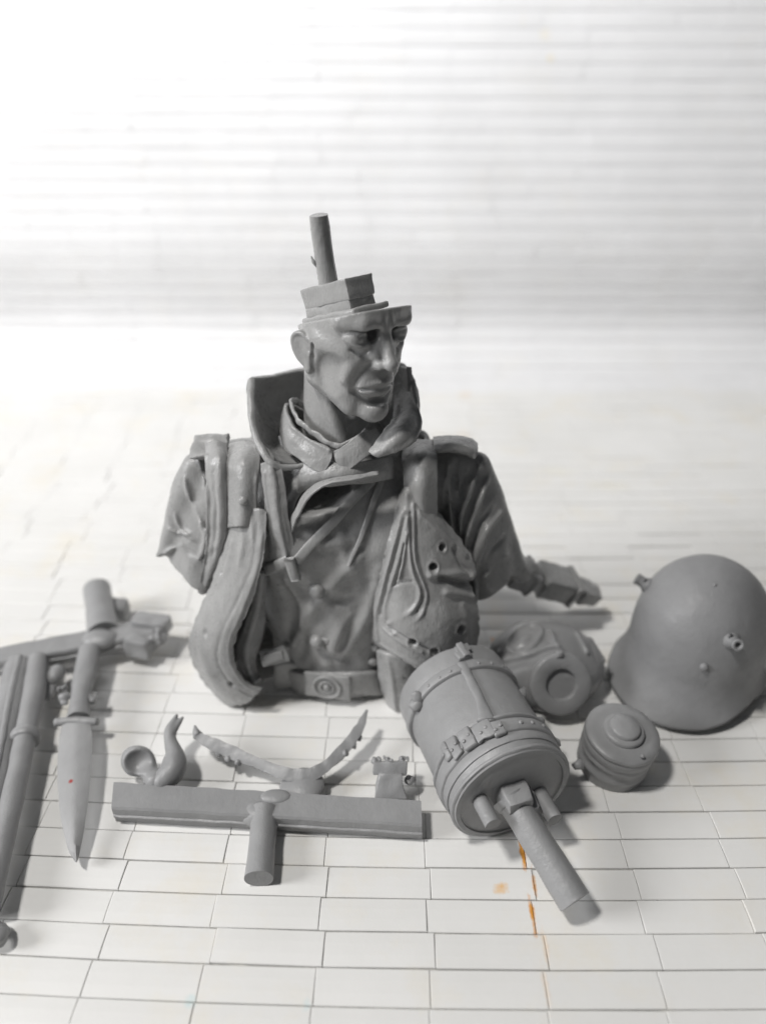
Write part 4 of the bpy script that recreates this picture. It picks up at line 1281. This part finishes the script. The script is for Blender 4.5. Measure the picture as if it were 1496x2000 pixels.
# cup, forked hook and buckle on their stalks
cup = Vol(Z(270, 1488, .42) - .55, Z(270, 1488, .42) + .55, .022)
c0 = Z(270, 1486, .45)
cup.ell(c0, (.27, .24, .27), rot=Matrix.Rotation(.5, 3, 'Y'), k=.05)
cup.ell(c0 + np.array([.10, -.16, .16]), (.26, .2, .22), k=.06, op='sub')
cup.cap(c0 + np.array([.1, .0, -.12]), Z(305, 1525, .32), .12, .16, k=.12)
cup.wrinkle(.012, 12, 4)
build('cast_cup', *cup.mesh(), RESIN_DULL, spr)
hk = Vol(Z(335, 1465, .5) - .85, Z(335, 1465, .5) + .85, .022)
hk.poly([Z(318, 1526, .34), Z(338, 1505, .42), Z(343, 1480, .48), Z(334, 1450, .56), Z(332, 1425, .64), Z(345, 1398, .72)], [.17, .21, .17, .12, .09, .03], k=.05, seg=30)
hk.poly([Z(338, 1430, .62), Z(348, 1414, .66), Z(357, 1402, .70)], [.07, .05, .02], k=.05, seg=10)
hk.ell(Z(341, 1492, .40), (.19, .16, .24), k=.08)
hk.wrinkle(.008, 12, 8)
build('cast_hook', *hk.mesh(), RESIN_DULL, spr)
bc = Z(762, 1536, .40)
bs_ = build('buckle_stalk', *jitter(rbox((.52, .30, .42), .03, 2, frame(bc + np.array([0, .05, -.02]), (0, .55, .6), (0, -1, .5)), (.72, .9), 3), .035, 6), RESIN_DULL, spr, sharp=40)
bt_ = build('cast_buckle', *jitter(rbox((.56, .24, .20), .02, 2, frame(bc + np.array([0, .27, .12]), (0, .6, .6), (0, -1, .5)), None, 4), .045, 9), RESIN_DULL, spr, sharp=40)
for i, dx in enumerate((-.24, -.05, .22)):
    lump('resin_burr', bc + np.array([dx, .38, .18]), .07, bt_, .05, 40 + i)
lump('resin_burr', Z(800, 1524, .34), .09, bt_, .05, 9)

# ------------------------------------------------------------------ casting runner with bayonet and rifle, at the left edge
lf = thing('casting_runner', 'grey resin casting runner carrying a sheathed bayonet and a rifle, at the left edge', 'runner', tuple(float(x) for x in Z(150, 1260, 0)))
runner_bar(Z(-60, 1306, .62), Z(300, 1236, .62), Z(-60, 1276, .62), Z(296, 1206, .62), .28, 'runner_bar', lf, .025)
q0, q1 = Z(203, 1240, .50), Z(190, 1150, .55)
build('pour_stem', *jitter(tube([q0, q0 * .5 + q1 * .5, q1], [.33, .285, .285], 24, 16), .012, 4), RESIN_DULL, lf, sharp=40)
build('runner_wing', *jitter(rbox((.40, .50, .34), .03, 2, frame(Z(226, 1190, .30), (0, 0, 1)), None, 2), .03, 6), RESIN_DULL, lf, sharp=40)
build('end_block', *jitter(rbox((.50, .46, .40), .03, 2, frame(Z(275, 1258, .42), (.1, .1, 1), (.2, 1, 0)), None, 5), .04, 5), RESIN_DULL, lf, sharp=40)
build('end_block', *jitter(rbox((.74, .34, .30), .02, 2, frame(Z(298, 1218, .62), (0, 0, 1), (.2, 1, 0)), None, 5), .035, 6), RESIN_DULL, lf, sharp=40)
lump('resin_burr', Z(308, 1246, .55), .16, lf, .12, 14)
lump('resin_burr', Z(318, 1232, .6), .12, lf, .10, 15)
mound('joint_mound', Z(195, 1248, .58), (.34, .26, .16), lf, 16)
# bayonet: grip, cross guard, scabbard
hiltP = [Z(176, 1268, .55), Z(163, 1330, .52), Z(157, 1365, .50), Z(153, 1402, .48)]
by = build('bayonet_grip', *jitter(tube(hiltP, [.21, .20, .17, .20], 14, 24, (1, .75)), .02, 6), RESIN_DULL, lf, sharp=50)
for x, y, r in ((128, 1362, .12), (180, 1360, .10), (122, 1345, .07)):
    lump('grip_lug', Z(x, y, .48), r, by, .06, int(x))
g0, g1 = Z(108, 1411, .46), Z(192, 1410, .46)
build('cross_guard', *jitter(tube([g0, g0 * .5 + g1 * .5 + np.array([0, .03, 0]), g1], [.075, .085, .06], 12, 16, (1, 1.0)), .012, 8), RESIN_DULL, by)
rows = []
for py, xl, xr, z in ((1412, 122, 178, .46), (1450, 116, 181, .45), (1500, 113, 179, .42), (1550, 115, 175, .38), (1600, 120, 168, .33), (1640, 128, 162, .28), (1668, 138, 156, .24), (1684, 148, 151, .20)):
    m = (xl + xr) / 2
    rows.append((Z(xl, py, z), Z(m - (xr - xl) * .12, py, z + .075), Z(m + (xr - xl) * .12, py, z + .075), Z(xr, py, z), Z(m, py, z - .07)))
V, F = [], []
R_ = [crom([r[i] for r in rows], 40) for i in range(5)]
for j in range(40):
    for i in range(5):
        V.append(R_[i][j])
for j in range(39):
    for i in range(5):
        k = (i + 1) % 5
        F.append([j * 5 + i, j * 5 + k, (j + 1) * 5 + k, (j + 1) * 5 + i])
F += [[4, 3, 2, 1, 0], [195 + i for i in range(5)]]
SPOT, nt2, p2 = mat_new('resin_with_red_speck')
RB = resin('grey_resin_speck', (.32, .321, .324), (.37, .37, .373), (.5, .68), .25)
_nt = RB.node_tree; _pb = _nt.nodes['Principled BSDF']
_c = [l.from_socket for l in _nt.links if l.to_socket == _pb.inputs['Base Color']][0]
_g = _nt.nodes.new('ShaderNodeNewGeometry'); _s = _nt.nodes.new('ShaderNodeVectorMath'); _s.operation = 'DISTANCE'
_nt.links.new(_g.outputs['Position'], _s.inputs[0]); _s.inputs[1].default_value = tuple(float(x) for x in Z(139, 1526, .47))
_r = ramp(_nt, _s.outputs['Value'], [(.02, (1, 1, 1)), (.05, (0, 0, 0))])
_m = _nt.nodes.new('ShaderNodeMix'); _m.data_type = 'RGBA'
_nt.links.new(_r.outputs['Color'], _m.inputs[0]); _nt.links.new(_c, _m.inputs[6]); _m.inputs[7].default_value = (.32, .04, .035, 1)
_nt.links.new(_m.outputs[2], _pb.inputs['Base Color'])
bpy.data.materials.remove(SPOT)
build('scabbard', *jitter((np.array(V), F), .008, 4), RB, lf, sharp=50)
# rifle: stock with barrel and bands, running out of the frame
ax = [Z(76, 1288, .48), Z(66, 1360, .47), Z(50, 1440, .45), Z(30, 1540, .43), Z(8, 1640, .40), Z(-22, 1780, .36)]
rf = build('rifle_barrel', *jitter(tube(ax, [.20, .20, .185, .175, .165, .15], 18, 60), .012, 3), RESIN_DULL, lf)
ax2 = [Z(38, 1296, .44), Z(24, 1360, .44), Z(8, 1440, .42), Z(-12, 1540, .40), Z(-36, 1640, .38), Z(-70, 1780, .34)]
stk = build('rifle_stock', *jitter(tube(ax2, [.27, .26, .24, .22, .20, .18], 18, 60, (1, .8)), .015, 3), RESIN_DULL, lf)
build('stock_ridge', *jitter(tube([p + np.array([.05, 0, .17]) for p in ax2[:4]], [.07, .07, .06, .05], 10, 40), .01, 4), RESIN_DULL, stk)
c = ax[2]; dd = ax[3] - ax[1]; dd /= np.linalg.norm(dd)
build('barrel_band', *jitter(tube([c - dd * .09, c, c + dd * .09], [.235, .255, .235], 24, 8), .012, 5), RESIN_DULL, rf)
build('stock_bracket', *jitter(rbox((.26, .34, .16), .03, 2, frame(Z(92, 1352, .32), (.3, -.1, 1), (0, 1, 0)), None, 2), .06, 7), RESIN_DULL, lf)
mound('resin_burr', Z(110, 1318, .42), (.16, .2, .14), lf, 31, .03)
lump('rifle_knob', Z(-6, 1822, .20), .19, lf, .02, 36)
